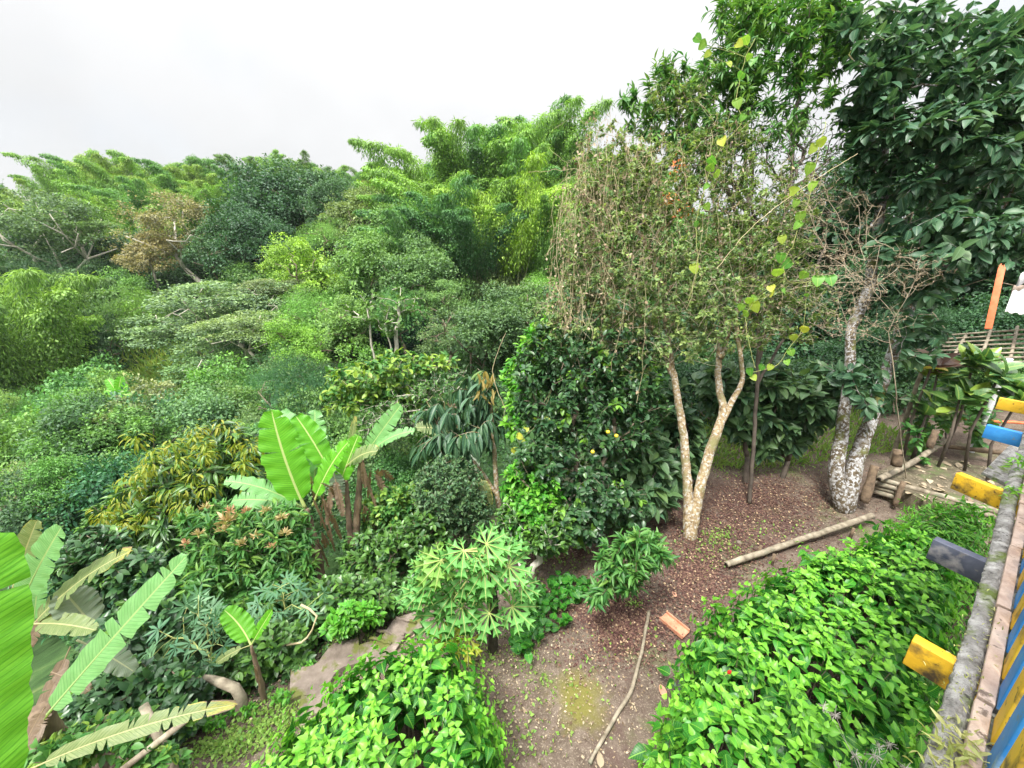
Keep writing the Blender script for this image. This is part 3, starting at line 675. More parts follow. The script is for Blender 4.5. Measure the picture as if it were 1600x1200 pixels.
# ------------------------------------------------------------------ hibiscus hedges
def in_poly(px, py, poly):
    ins = np.zeros(len(px), bool); n = len(poly); j = n - 1
    for i in range(n):
        xi, yi = poly[i]; xj, yj = poly[j]
        c = ((yi > py) != (yj > py)) & (px < (xj - xi) * (py - yi) / (yj - yi + 1e-9) + xi); ins ^= c; j = i
    return ins
def edge_dist(px, py, poly):
    d = np.full(len(px), 1e9); n = len(poly)
    for i in range(n):
        a = np.array(poly[i]); b = np.array(poly[(i + 1) % n]); ab = b - a
        f = np.clip(((px - a[0]) * ab[0] + (py - a[1]) * ab[1]) / (ab @ ab), 0, 1)
        d = np.minimum(d, np.hypot(px - a[0] - f * ab[0], py - a[1] - f * ab[1]))
    return d
def hedge(name, poly, top, label, cat, spacing, leaf, T, mat, nwh=9, fresh=.9, seed=1, rim=.45):
    r_ = np.random.default_rng(seed); poly = [tuple(p[:2]) for p in poly]
    P2 = np.array(poly); lo, hi = P2.min(0) - .1, P2.max(0) + .1
    cx, cy = P2.mean(0); root = thing(name, (cx, cy, 0), label, cat)
    n = int((hi - lo).prod() / spacing ** 2 * 1.15); x = r_.uniform(lo[0], hi[0], n); y = r_.uniform(lo[1], hi[1], n)
    k = in_poly(x, y, poly); x, y = x[k], y[k]; ed = edge_dist(x, y, poly)
    lump = .13 * np.sin(x * 3.1 + seed) * np.sin(y * 3.7 + 2 * seed) + .06 * np.sin(x * 7 + y * 5)
    prof = (1 - (1 - np.clip(ed / rim, 0, 1)) ** 2) ** .5
    z = top * (.25 + .75 * prof) + lump * np.clip(ed / .3, .3, 1) + r_.normal(size=len(x)) * .035
    # the flanks: extra shoots down the sides
    gl = Geo(); gs = Geo()
    tips = [np.stack([x, y, z], -1)]; outd = [None]
    cen = np.array([cx, cy])
    sx, sy, sz, sn = [], [], [], []
    m = len(poly)
    for i in range(m):
        a = np.array(poly[i]); b = np.array(poly[(i + 1) % m]); L = np.linalg.norm(b - a); nn = np.array([b[1] - a[1], a[0] - b[0]]) / (L + 1e-9)
        if in_poly(np.array([(a[0] + b[0]) / 2 + nn[0] * .05]), np.array([(a[1] + b[1]) / 2 + nn[1] * .05]), poly)[0]: nn = -nn
        q = int(L * top * .85 / spacing ** 2); f = r_.random(q); zz = r_.random(q) * top * .82 + .1
        bulge = .10 * np.sin(f * L * 4 + i) * np.sin(zz * 4) + .05 * r_.normal(size=q)
        sx.append(a[0] + (b[0] - a[0]) * f + nn[0] * bulge); sy.append(a[1] + (b[1] - a[1]) * f + nn[1] * bulge); sz.append(zz); sn.append(np.tile(nn, (q, 1)))
    sidep = np.stack([np.concatenate(sx), np.concatenate(sy), np.concatenate(sz)], -1); sn = np.vstack(sn)
    allp = np.vstack([tips[0], sidep])
    gxn = (-np.cos(np.arange(len(x)))) * .0
    # outward tilt at the rim
    cd_ = np.stack([x - cx, y - cy], -1); 
    nearest = sidep[np.argmin(((tips[0][::1, None, :2] - sidep[None, ::12, :2]) ** 2).sum(-1), axis=1) * 12, :2] - tips[0][:, :2]
    o1 = nrm(nearest) * (1 - prof)[:, None]
    out2 = np.vstack([o1, sn * .9]); upw = np.concatenate([.45 + prof, np.full(len(sidep), .35)])
    axis = nrm(np.concatenate([out2, upw[:, None]], 1) + r_.normal(size=(len(allp), 3)) * .2)
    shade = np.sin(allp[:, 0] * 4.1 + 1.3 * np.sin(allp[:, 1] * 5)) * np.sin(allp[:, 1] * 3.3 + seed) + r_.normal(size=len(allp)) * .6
    for j in range(nwh):
        f = j / (nwh - 1); ang = j * 2.4 + r_.uniform(0, 6.28, len(allp))
        ref = nrm(np.cross(axis, [0.3, .2, 1.0])); ref2 = np.cross(axis, ref)
        rad = np.cos(ang)[:, None] * ref + np.sin(ang)[:, None] * ref2
        size = leaf * (.42 + .75 * f) * r_.uniform(.75, 1.2, len(allp))
        pos = allp - axis * (f * leaf * 1.7) + rad * (.015 + .04 * f)
        lift = .75 - 1.05 * f
        Yd = nrm(rad + axis * lift + r_.normal(size=rad.shape) * .22 - UP * .22 * f)
        N = nrm(axis + UP * .5 + r_.normal(size=rad.shape) * .3)
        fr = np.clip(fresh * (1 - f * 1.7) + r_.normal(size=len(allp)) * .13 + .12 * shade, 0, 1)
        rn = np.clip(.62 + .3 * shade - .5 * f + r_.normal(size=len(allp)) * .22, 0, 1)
        old = r_.random(len(allp)) < .012; fr = np.where(old, 1.6, fr)
        kk = r_.random(len(allp)) < (.95 if f < .5 else .8)
        leaf_arrays(T, pos[kk], Yd[kk], N[kk], size[kk], gl, rn[kk], fr[kk])
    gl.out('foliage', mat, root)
    # inner darker leaves and the stems
    for p in allp[::3]:
        b0 = np.array([p[0] + (cx - p[0]) * .12, p[1] + (cy - p[1]) * .12, 0]); mid = (b0 + p) / 2 + r_.normal(size=3) * .05
        gs.tube([b0, mid, p - UP * .03], [.008, .006, .003], 4, False)
    gs.out('stems', M['bark'], root)
    return root
A1 = 1.25
pa = [onz(960, 1260, A1), onz(1005, 1180, A1), onz(1060, 1060, A1), onz(1085, 960, A1), onz(1190, 890, A1), onz(1260, 845, A1), onz(1360, 815, A1), onz(1400, 800, A1), onz(1500, 845, A1), onz(1510, 930, A1), onz(1490, 1010, A1), onz(1470, 1200, A1), onz(1440, 1400, A1)]
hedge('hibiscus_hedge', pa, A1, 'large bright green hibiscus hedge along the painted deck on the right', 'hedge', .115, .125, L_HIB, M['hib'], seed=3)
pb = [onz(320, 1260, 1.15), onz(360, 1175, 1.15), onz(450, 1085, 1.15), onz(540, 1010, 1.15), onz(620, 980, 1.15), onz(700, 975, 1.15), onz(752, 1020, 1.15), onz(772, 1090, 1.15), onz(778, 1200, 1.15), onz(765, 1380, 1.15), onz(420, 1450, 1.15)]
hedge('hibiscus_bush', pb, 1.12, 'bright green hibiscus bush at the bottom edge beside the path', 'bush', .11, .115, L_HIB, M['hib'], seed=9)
pc = [onz(1385, 805, 1.2), onz(1430, 768, 1.2), onz(1500, 765, 1.2), onz(1560, 780, 1.2), onz(1570, 850, 1.2), onz(1520, 880, 1.2), onz(1450, 850, 1.2)]
hedge('narrow_leaved_shrub', pc, 1.25, 'green narrow leaved shrub between the hibiscus hedge and the log terrace', 'shrub', .13, .17, L_LANCE, M['hib'], nwh=9, fresh=.4, seed=5)
# red bud and a dry flower head in the hedge
p = at(1137, 1052, (A1 + .08 - CAM[2]) / ray(1137, 1052)[2]); root = thing('hibiscus_bud', p, 'single closed red hibiscus bud above the hedge leaves', 'flower')
g = Geo(); aax = nrm(np.array([.15, -.3, .9])); 
s_ = np.linspace(0, 1, 7); g.tube(p + s_[:, None] * aax * .06, .013 * np.sin(np.pi * (s_ * .85 + .12)) + .001, 8)
mred, nd, lk = newmat('red_petal'); o_ = nd.new('ShaderNodeOutputMaterial'); q_ = nd.new('ShaderNodeBsdfPrincipled'); lk.new(q_.outputs[0], o_.inputs[0])
rr_ = ramp(nd, [(.3, (.5, .006, .01)), (.7, (.72, .03, .02))]); lk.new(noise(nd, lk, 60), rr_.inputs['Fac']); lk.new(rr_.outputs[0], q_.inputs['Base Color'])
g.out('petals', mred, root, True); g = Geo(); g.tube([p - aax * .09, p - aax * .04, p], .003, 5); g.out('stalk', M['greenvine'], root)
root = thing('dry_flower_spray', at(1345, 1200, 2.9), 'grey feathery dried flower spray at the bottom of the hedge', 'flower')
g = Geo(); b0 = at(1350, 1230, 2.75)
for px, py in [(1318, 1148), (1335, 1140), (1352, 1158), (1375, 1150), (1390, 1165), (1330, 1172), (1362, 1175), (1300, 1165), (1345, 1130)]:
    e = at(px, py, 2.5); P = wander(b0, e - b0, np.linalg.norm(e - b0), 6, .12); g.tube(P, np.linspace(.003, .001, 7), 3)
    for _ in range(26):
        q = P[-1] + rng.normal(size=3) * .018; g.tube([P[-1], q], [.0008, .0016], 3, False)
g.out('stalks', surfmat('grey_dry_flower', [(.3, (.35, .33, .28)), (.7, (.66, .62, .55))], 30, bump=0), root)

# ------------------------------------------------------------------ papaya
def palmate_papaya():
    V = [(0, 0, 0)]; T = []; uv = [(.5, .5)]
    angs = np.radians([-140, -95, -55, -20, 20, 55, 95, 140]); Ls = [.34, .46, .55, .6, .6, .55, .46, .34]
    for a, L in zip(angs, Ls):
        d = np.array([math.sin(a), math.cos(a)]); s = np.array([d[1], -d[0]])
        pts = [(.03, .12), (.07, .36), (.27, .60), (.06, .56), (.20, .88), (.035, .78)]
        i0 = len(V)
        ring = [(-w, l) for w, l in pts] + [(0, 1.0)] + [(w, l) for w, l in pts[::-1]]
        for w_, l in ring:
            p = d * L * l + s * w_ * L
            V.append((p[0], p[1], .10 * abs(w_) - .22 * (l * L) ** 2)); uv.append((.5 + w_, l))
        m0 = len(V)
        for l in (.3, .6, .85):
            p = d * L * l; V.append((p[0], p[1], -.05 - .22 * (l * L) ** 2)); uv.append((.5, l))
        R_ = list(range(i0, i0 + 13)); a_, b_, c_ = m0, m0 + 1, m0 + 2
        T += [(0, R_[0], a_), (R_[0], R_[1], a_), (R_[1], b_, a_), (R_[1], R_[2], b_), (R_[2], R_[3], b_), (R_[3], c_, b_), (R_[3], R_[4], c_), (R_[4], R_[5], c_), (R_[5], R_[6], c_),
              (R_[6], R_[7], c_), (R_[7], R_[8], c_), (R_[8], R_[9], c_), (R_[9], b_, c_), (R_[9], R_[10], b_), (R_[10], R_[11], b_), (R_[11], a_, b_), (R_[11], R_[12], a_), (R_[12], 0, a_)]
    return np.array(V, float), np.array(T), np.array(uv, float)
L_PAP = palmate_papaya()
def papveins(pos, Yd, N, S, g):
    Yd = nrm(Yd); Xd = nrm(np.cross(Yd, N)); Z = np.cross(Xd, Yd)
    for a, L in zip(np.radians([-140, -95, -55, -20, 20, 55, 95, 140]), [.34, .46, .55, .6, .6, .55, .46, .34]):
        P = [pos + S * (math.sin(a) * Xd * L * l + math.cos(a) * Yd * L * l + Z * (-.03 * (l > 0) - .22 * (l * L) ** 2 + .004)) for l in (0, .3, .65, .95)]
        g.tube(P, [.006, .005, .0035, .0015], 3, False)
base = onz(770, 1015); root = thing('papaya_plant', base, 'young papaya plant with lobed leaves and a dark trunk beside the path', 'papaya plant')
s = Skel(base - UP * .1); td = at(768, 1005, 4.0); apex = at(766, 872, (base @ np.array([0, cp, 0]) + 0) / ray(766, 872)[1] * .88)
apex = np.array([base[0] - .02, base[1] - .05, 1.55]); s.dense([base, (base + apex) / 2 + np.array([.03, 0, 0]), apex], 0, [.065, .055, .035], step=.12, wob=.004)
g = Geo(); s.build(g, k=10); g.out('trunk', M['papstem'], root, True)
leafpx = [(665, 918), (690, 962), (722, 946), (765, 958), (730, 895), (757, 888), (795, 885), (690, 875), (725, 860), (760, 850), (793, 857), (800, 948), (733, 996), (650, 925), (682, 900), (775, 905), (706, 928), (747, 925), (665, 880), (705, 990), (815, 915), (745, 870)]
gl = Geo(); gp = Geo(); gv = Geo()
for i, (px, py) in enumerate(leafpx):
    r0 = ray(px, py); zt = 1.62 - .008 * (max(0, py - 850)) + rng.uniform(-.08, .08); pz = CAM + r0 * ((zt - CAM[2]) / r0[2])
    hd = pz - apex; hd[2] = 0; hd = nrm(hd + rng.normal(size=3) * .15 * [1, 1, 0])
    N = nrm(UP * 1.0 + hd * .35 + np.array([0, -.35, 0]) + rng.normal(size=3) * .12); Sz = rng.uniform(.50, .64) * (1 if i < 18 else .8)
    fr = .85 if i in (12, 19) else (.25 if i in (7,) else .06)
    leaf_arrays(L_PAP, [pz], [hd - UP * .2], [N], Sz, gl, np.array([rng.uniform(.2, 1)]), fr); papveins(pz, hd - UP * .2, N, Sz, gv)
    a0 = apex - UP * rng.uniform(0, .18); mid = (a0 + pz) / 2 + UP * .06; gp.tube([a0, mid, pz - N * .01], [.010, .008, .006], 5)
gl.out('leaves', M['papaya'], root); gv.out('leaf_veins', M['petiole'], root); gp.out('petioles', M['petiole'], root, True)

# ------------------------------------------------------------------ cassava
def palm6(n=6, w=.085):
    V = [(0, 0, 0)]; T = []; uv = [(.5, 0)]
    for a in np.radians(np.linspace(-110, 110, n)):
        d = np.array([math.sin(a), math.cos(a)]); s = np.array([d[1], -d[0]]); i0 = len(V)
        for l, q in ((.55, w), (1, 0), (.55, -w)): p = d * l * .6 + s * q * .8; V.append((p[0], p[1], -.25 * (l * .6) ** 2 + .01)); uv.append((.5 + q, l))
        T += [(0, i0, i0 + 1), (0, i0 + 1, i0 + 2)]
    return np.array(V, float), np.array(T), np.array(uv, float)
L_CAS = palm6()
def cassava(qx, qy, t, pts, label, sz=.26):
    b = at(qx, qy, t); b[2] = hz1(b[0], b[1]); root = thing('cassava_plant', b, label, 'cassava plant'); gl = Geo(); gs = Geo()
    s = Skel(b); top = at(pts[0][0], pts[0][1] + 25, t); s.dense([(b + top) / 2, top], 0, [.016, .010], wob=.01)
    P = []
    for px, py in pts:
        for _ in range(4): P.append(at(px + rng.normal() * 9, py + rng.normal() * 8, t + rng.uniform(-.25, .25)))
    s.connect(P, step=.12, start=3, bend=.3); s.build(gs, rtip=.003, rmax=.02, k=5); P = np.array(P)
    leaf_arrays(L_CAS, P, nrm(P - top + rng.normal(size=P.shape) * .15 - UP * .15), nrm(rng.normal(size=P.shape) * .25 + UP + np.array([0, -.45, 0])), sz * rng.uniform(.8, 1.2, len(P)), gl)
    gl.out('leaves', M['cassava'], root); gs.out('stems', M['petiole'], root)
cassava(440, 1010, 5.2, [(445, 915), (420, 930), (468, 925), (405, 952), (440, 945), (470, 950), (450, 970), (430, 965), (490, 940)], 'blue green cassava plant above the small banana plant')
cassava(330, 1080, 4.6, [(330, 985), (300, 965), (345, 960), (270, 1000), (245, 1030), (290, 1040), (310, 1010), (350, 1010), (260, 1055), (325, 1040), (240, 1000), (300, 945), (330, 950)], 'blue green cassava plant left of the small banana plant')

# ------------------------------------------------------------------ banana plants
def bananamat(name, c1, c2, rib, yel=(.5, .46, .10)):
    m, nd, lk = newmat(name)
    o = nd.new('ShaderNodeOutputMaterial'); p = nd.new('ShaderNodeBsdfPrincipled'); t = nd.new('ShaderNodeBsdfTranslucent'); ms = nd.new('ShaderNodeMixShader')
    uvn = nd.new('ShaderNodeUVMap'); sx = nd.new('ShaderNodeSeparateXYZ'); lk.new(uvn.outputs[0], sx.inputs[0])
    d = mth(nd, lk, 'ABSOLUTE', mth(nd, lk, 'SUBTRACT', sx.outputs[0], .5))
    cb = nd.new('ShaderNodeCombineXYZ'); lk.new(mth(nd, lk, 'SUBTRACT', sx.outputs[1], mth(nd, lk, 'MULTIPLY', d, .10)), cb.inputs[1]); lk.new(mth(nd, lk, 'MULTIPLY', sx.outputs[0], .03), cb.inputs[0])
    n = noise(nd, lk, 55, 4, cb.outputs[0], .8); r = ramp(nd, [(.32, c1), (.68, c2)]); lk.new(n, r.inputs['Fac']); c = r.outputs['Color']
    st = mth(nd, lk, 'FRACT', mth(nd, lk, 'MULTIPLY', mth(nd, lk, 'SUBTRACT', sx.outputs[1], mth(nd, lk, 'MULTIPLY', d, .10)), 46.0))
    c = mixc(nd, lk, c, tuple(q * .72 for q in c1), mth(nd, lk, 'MULTIPLY', mth(nd, lk, 'LESS_THAN', st, .22), .55))
    # yellow then brown towards the torn margins and tips
    e = mth(nd, lk, 'ADD', attr(nd, 'fresh'), mth(nd, lk, 'MULTIPLY', mth(nd, lk, 'SUBTRACT', noise(nd, lk, 9, 5, uvn.outputs[0], .7), .5), .9))
    ry = ramp(nd, [(.50, (0, 0, 0)), (.60, (1, 1, 1))]); lk.new(e, ry.inputs['Fac']); c = mixc(nd, lk, c, yel, ry.outputs['Color'])
    rb = ramp(nd, [(.62, (0, 0, 0)), (.68, (1, 1, 1))]); lk.new(e, rb.inputs['Fac']); c = mixc(nd, lk, c, (.20, .14, .095), rb.outputs['Color'])
    rm = ramp(nd, [(.020, (1, 1, 1)), (.034, (0, 0, 0))]); lk.new(d, rm.inputs['Fac']); c = mixc(nd, lk, c, rib, rm.outputs['Color'])
    lk.new(c, p.inputs['Base Color']); p.inputs['Roughness'].default_value = .38; p.inputs['Specular IOR Level'].default_value = .45
    lk.new(mixc(nd, lk, c, (1.3, 1.25, .6), 1.0, 'MULTIPLY'), t.inputs['Color'])
    b = nd.new('ShaderNodeBump'); b.inputs['Strength'].default_value = .5; b.inputs['Distance'].default_value = .01; lk.new(n, b.inputs['Height']); lk.new(b.outputs[0], p.inputs['Normal'])
    ms.inputs[0].default_value = .42; lk.new(p.outputs[0], ms.inputs[1]); lk.new(t.outputs[0], ms.inputs[2]); lk.new(ms.outputs[0], o.inputs[0]); return m
M['ban'] = bananamat('banana_leaf_bright', (.09, .34, .018), (.21, .56, .045), (.58, .68, .28))
M['banpale'] = bananamat('banana_leaf_pale', (.17, .42, .13), (.30, .56, .23), (.45, .6, .25))
M['banold'] = bananamat('banana_leaf_old', (.14, .22, .07), (.33, .38, .17), (.5, .5, .25))
M['bangrey'] = bananamat('banana_leaf_underside', (.13, .18, .12), (.25, .30, .21), (.35, .38, .22))
M['bandead'] = bananamat('banana_leaf_dead', (.12, .085, .06), (.36, .28, .20), (.3, .22, .14), (.26, .18, .12))
def cam_dir(p): return nrm(CAM - np.asarray(p))
def banana_leaf(geo, p0, p1, width, sag=.12, nhint=None, fold=.25, tears=5, dead=0.0, deadtip=0.0, pet=.12, side=0.0, seed=None, blunt=.35):
    r_ = np.random.default_rng(seed if seed is not None else int(rng.integers(1e9)))
    p0 = np.asarray(p0, float); p1 = np.asarray(p1, float); L = np.linalg.norm(p1 - p0)
    nh = cam_dir((p0 + p1) / 2) * .6 + UP * .4 if nhint is None else np.asarray(nhint, float)
    n = 44; f = np.linspace(0, 1, n + 1); ax = nrm(p1 - p0); sd = nrm(np.cross(ax, nh))
    c = (p0 + p1) / 2 + UP * sag * L + sd * side * L
    C = (1 - f[:, None]) ** 2 * p0 + 2 * ((1 - f) * f)[:, None] * c + (f ** 2)[:, None] * p1
    Tn = nrm(np.gradient(C, axis=0)); S = nrm(np.cross(Tn, nh)); Nn = nrm(np.cross(S, Tn))
    g = (f - pet) / (1 - pet); w = np.where(g > 0, np.clip(np.sin(np.pi * np.clip(g, 0, 1) ** .8), 0, 1) ** blunt, 0) * width / 2
    w = np.where(g >= 1, width * .03, w)
    i0 = int(np.argmax(g > 0)); m = 5
    for sgn in (1, -1):
        cuts = sorted(set([i0, n] + [int(v) for v in r_.uniform(i0 + 3, n - 1, tears)]))
        for a, b in zip(cuts[:-1], cuts[1:]):
            if b <= a: continue
            ids = np.arange(a, b + 1); q = len(ids); off = r_.normal() * .10 * fold * 2
            gap = np.zeros(q); 
            lat = np.linspace(0, 1, m)
            ed = np.zeros((q, m)); 
            tp = np.linspace(-1, 1, q); pinch = np.where((np.abs(tp) > .99), .012 * L, 0)[:, None] * lat[None] ** 1.5 * -np.sign(tp)[:, None]
            wv = .035 * width * np.sin(ids * 1.1 + r_.uniform(0, 6)) [:, None] * lat[None] ** 2
            ww = (w[ids] * (1 + .03 * np.sin(ids * .9) + .02 * r_.normal(size=q)))[:, None] * lat[None]
            V = C[ids][:, None] + sgn * S[ids][:, None] * ww[..., None] * math.cos(fold) + Nn[ids][:, None] * (ww * (math.sin(fold) + off) - ww ** 2 / max(width, .01) * 1.1 * fold + wv)[..., None] + Tn[ids][:, None] * (pinch + ww * .22)[..., None]
            uu = np.broadcast_to(.5 + sgn * lat[None] * .5, (q, m)); vv = np.broadcast_to(f[ids][:, None], (q, m))
            fr = dead + deadtip * (f[ids][:, None] > .0) * np.clip((f[ids][:, None] - .55) * 2.2, 0, 1) + .22 * lat[None] ** 8 + 0 * ww
            ii = (np.arange(q - 1)[:, None] * m + np.arange(m - 1)[None]).ravel()
            Q = np.stack([ii, ii + 1, ii + m + 1, ii + m], -1) if sgn > 0 else np.stack([ii, ii + m, ii + m + 1, ii + 1], -1)
            geo.add(V.reshape(-1, 3), Q, None, np.stack([uu.ravel(), vv.ravel()], -1), rnd=.5, fresh=fr.ravel())
    # midrib and stalk
    V, Q, T3 = tube(C - Nn * width * .012, np.interp(f, [0, pet, 1], [width * .05, width * .042, width * .008]), 5, True)
    geo.add(V, Q, T3, np.tile([[.5, .1]], (len(V), 1)), rnd=.5, fresh=dead * .8)
def bleaf(root, mat, *a, name='leaf', **k):
    g = Geo(); banana_leaf(g, *a, **k); return g.out(name, M[mat], root, True)
def rag(root, top, L, w, n=5, spread=.1):
    """dry brown leaf remains hanging down along the stem"""
    g = Geo()
    for _ in range(n):
        p = np.asarray(top) + rng.normal(size=3) * spread * .5; q = p + np.array([rng.normal() * spread, rng.normal() * spread, -L * rng.uniform(.5, 1)])
        banana_leaf(g, p, q, w * rng.uniform(.6, 1.2), sag=rng.uniform(-.02, .1), nhint=nrm(rng.normal(size=3) * .6 + cam_dir(p)), fold=rng.uniform(.5, 1.1), tears=9, dead=rng.uniform(.5, .8), pet=.05)
    g.out('dry_leaf', M['bandead'], root, True)
def stemgeo(pts, r0, r1, name='pseudostem', root=None):
    s = Skel(pts[0]); s.dense(pts[1:], 0, list(np.linspace(r0, r1, len(pts) - 1) * .8), step=.05, wob=.004); s.minr = {k: v * (1 + .08 * rng.normal()) for k, v in s.minr.items()}; g = Geo(); s.build(g, k=10); return g.out(name, M['banstem'], root, True)
def on_ground(px, py):
    r0 = ray(px, py); t = .5
    for _ in range(4000):
        p = CAM + r0 * t
        if p[2] <= hz1(p[0], p[1]): return p, t
        t += .05 if t < 15 else .3
        if t > 90: return p, t
    return p, t

# main clump
tA = 6.6; bA = at(500, 905, tA); bA[2] = hz1(bA[0], bA[1])
root = thing('banana_plant', bA, 'banana plant with one upright bright green leaf and brown dry skirts', 'banana plant')
cr = at(477, 795, tA); stemgeo([bA - UP * .1, (bA + cr) / 2 + np.array([.03, 0, 0]), cr], .11, .075, root=root)
bleaf(root, 'ban', cr + UP * .02, at(424, 640, tA - .35), .66, sag=.0, side=-.05, nhint=cam_dir(cr) + np.array([-.25, 0, .1]), fold=.2, tears=2, pet=.08, blunt=.42, seed=4)
bleaf(root, 'banpale', at(490, 760, tA), at(436, 642, tA + .3), .56, sag=.05, nhint=cam_dir(cr) + np.array([.3, 0, .2]), tears=4, fold=.3, seed=5)
bleaf(root, 'ban', at(520, 745, tA + .1), at(462, 650, tA - .1), .46, sag=.12, nhint=cam_dir(cr) + np.array([.2, 0, .2]), fold=.35, tears=2, seed=6)
bleaf(root, 'banpale', at(492, 780, tA + .25), at(492, 640, tA + .5), .44, sag=.0, tears=6, seed=7)
bleaf(root, 'banpale', cr, at(350, 752, tA - .5), .34, sag=.20, nhint=UP + cam_dir(cr) * .5, fold=.3, tears=6, seed=8)
bleaf(root, 'banpale', cr, at(362, 782, tA + .2), .34, sag=.12, nhint=UP * .4 + cam_dir(cr), fold=.3, tears=6, dead=.05, seed=9)
bleaf(root, 'ban', at(488, 790, tA), at(545, 690, tA - .2), .40, sag=.16, nhint=UP + cam_dir(cr) * .6, fold=.35, tears=8, dead=.05, seed=10)
rag(root, at(492, 765, tA - .2), 1.1, .13, 5, .16); rag(root, at(512, 755, tA - .25), .7, .15, 4, .17); rag(root, at(496, 840, tA - .2), .6, .12, 4, .12)
bB = at(552, 900, tA + .4); bB[2] = hz1(bB[0], bB[1]); root = thing('banana_plant', bB, 'banana plant with two thin brown stems and long leaves arching right', 'banana plant')
tB = tA + .4; c1 = at(565, 720, tB); c2 = at(540, 750, tB)
stemgeo([bB - UP * .1, at(557, 820, tB), c1], .085, .06, root=root); stemgeo([bB + np.array([-.1, 0, -.1]), at(548, 850, tB), c2], .075, .05, root=root)
bleaf(root, 'banpale', c1, at(627, 632, tB - .2), .34, sag=.03, nhint=cam_dir(c1) + UP * .4, tears=8, seed=11, dead=.05)
bleaf(root, 'banpale', c1, at(648, 674, tB - .3), .30, sag=.22, nhint=cam_dir(c1) * .5 + UP, tears=8, seed=12)
bleaf(root, 'banold', at(540, 730, tB), at(590, 705, tB - .3), .36, sag=.2, nhint=cam_dir(c1) * .8 + UP, tears=8, dead=.1, deadtip=.35, seed=13)
bleaf(root, 'ban', at(528, 765, tB), at(560, 680, tB), .34, sag=.05, tears=8, seed=14, deadtip=.2)
bleaf(root, 'banold', at(545, 720, tB + .1), at(556, 650, tB), .12, sag=.1, tears=3, dead=.25, deadtip=.4, seed=15)
bleaf(root, 'bangrey', at(520, 735, tB), at(530, 780, tB - .2), .3, sag=.1, tears=4, seed=16)
rag(root, at(580, 730, tB - .2), .9, .13, 3, .16); rag(root, at(566, 780, tB - .15), .7, .12, 3, .09); rag(root, at(590, 740, tB), .45, .18, 3, .14)
b = at(700, 760, 9.5); b[2] = hz1(b[0], b[1]); root = thing('banana_plant', b, 'half hidden banana plant with a drooping leaf behind the drooping leafed tree', 'banana plant')
c1 = at(690, 690, 9.5); stemgeo([b, (b + c1) / 2, c1], .12, .08, root=root)
bleaf(root, 'banold', at(712, 680, 9.5), at(650, 668, 9.0), .42, sag=.14, nhint=UP + cam_dir(c1), tears=7, deadtip=.25, seed=17); bleaf(root, 'bandead', at(712, 680, 9.4), at(700, 630, 9.2), .4, sag=.2, tears=6, dead=.7, seed=18)
bleaf(root, 'ban', at(705, 700, 9.5), at(760, 660, 9.3), .4, sag=.2, tears=6, seed=19); bleaf(root, 'bangrey', at(700, 700, 9.6), at(745, 735, 9.2), .5, sag=.2, tears=6, seed=20)
# small banana by the path
g0, tg = on_ground(413, 1098); root = thing('banana_plant', g0, 'small young banana plant with a thin brown stem beside the path', 'banana plant'); c1 = at(392, 1008, tg * .93)
stemgeo([g0 - UP * .05, (g0 + c1) / 2 + np.array([.01, 0, 0]), c1], .034, .018, root=root); tt = tg * .93
bleaf(root, 'ban', c1, at(350, 953, tt), .24, sag=-.02, side=.1, tears=2, fold=.25, pet=.1, seed=21); bleaf(root, 'ban', c1, at(426, 952, tt), .13, sag=.02, tears=2, fold=.6, pet=.15, seed=22)
bleaf(root, 'banold', c1, at(338, 1036, tt), .10, sag=.12, tears=3, fold=.5, pet=.25, seed=23); rag(root, at(398, 1040, tt), .3, .05, 4, .03)
# lower left plant
tC = 2.9; bC = at(55, 1130, 3.3); bC[2] = hz1(bC[0], bC[1]); root = thing('banana_plant', bC, 'big banana plant in the lower left corner with torn arching leaves', 'banana plant')
cc = at(60, 1110, 3.1); stemgeo([bC - UP * .1, (bC + cc) / 2, cc], .14, .09, root=root)
bleaf(root, 'banpale', at(66, 1125, 2.9), at(294, 866, 2.9), .235, sag=.05, side=.03, nhint=cam_dir(cc) + UP * .5, fold=.22, tears=4, pet=.06, dead=.06, blunt=.36, seed=31)
bleaf(root, 'banold', at(40, 990, 3.4), at(207, 860, 3.3), .22, sag=.13, nhint=cam_dir(cc) + UP * .7, fold=.3, tears=6, deadtip=.55, dead=.08, seed=32)
bleaf(root, 'banpale', at(30, 950, 3.3), at(97, 822, 3.1), .24, sag=.04, nhint=cam_dir(cc) + UP * .3, tears=3, seed=33)
bleaf(root, 'banold', at(20, 920, 3.4), at(58, 812, 3.3), .18, sag=.03, tears=3, dead=.1, deadtip=.3, seed=34)
bleaf(root, 'banpale', at(52, 980, 3.6), at(62, 890, 3.6), .14, sag=.02, tears=2, seed=35)
bleaf(root, 'bangrey', at(150, 985, 3.4), at(100, 925, 3.4), .3, sag=.12, nhint=cam_dir(cc) + np.array([.4, 0, 0]), tears=4, seed=36)
bleaf(root, 'banold', at(50, 975, 3.3), at(150, 985, 3.2), .18, sag=.1, tears=4, dead=.15, seed=37)
bleaf(root, 'bangrey', at(120, 1000, 3.6), at(210, 1050, 3.7), .22, sag=.1, tears=3, seed=38); bleaf(root, 'bandead', at(110, 1010, 3.5), at(40, 1190, 2.9), .12, sag=.05, tears=7, dead=.65, seed=39)
bleaf(root, 'bandead', at(70, 1105, 2.9), at(30, 1185, 2.6), .09, sag=.1, tears=7, dead=.7, seed=40); bleaf(root, 'bandead', at(80, 1050, 3.1), at(140, 1080, 3.1), .12, sag=.15, tears=7, dead=.7, seed=41)
bleaf(root, 'bandead', at(80, 960, 3.4), at(28, 1035, 3.3), .12, sag=.2, tears=7, dead=.55, seed=42)
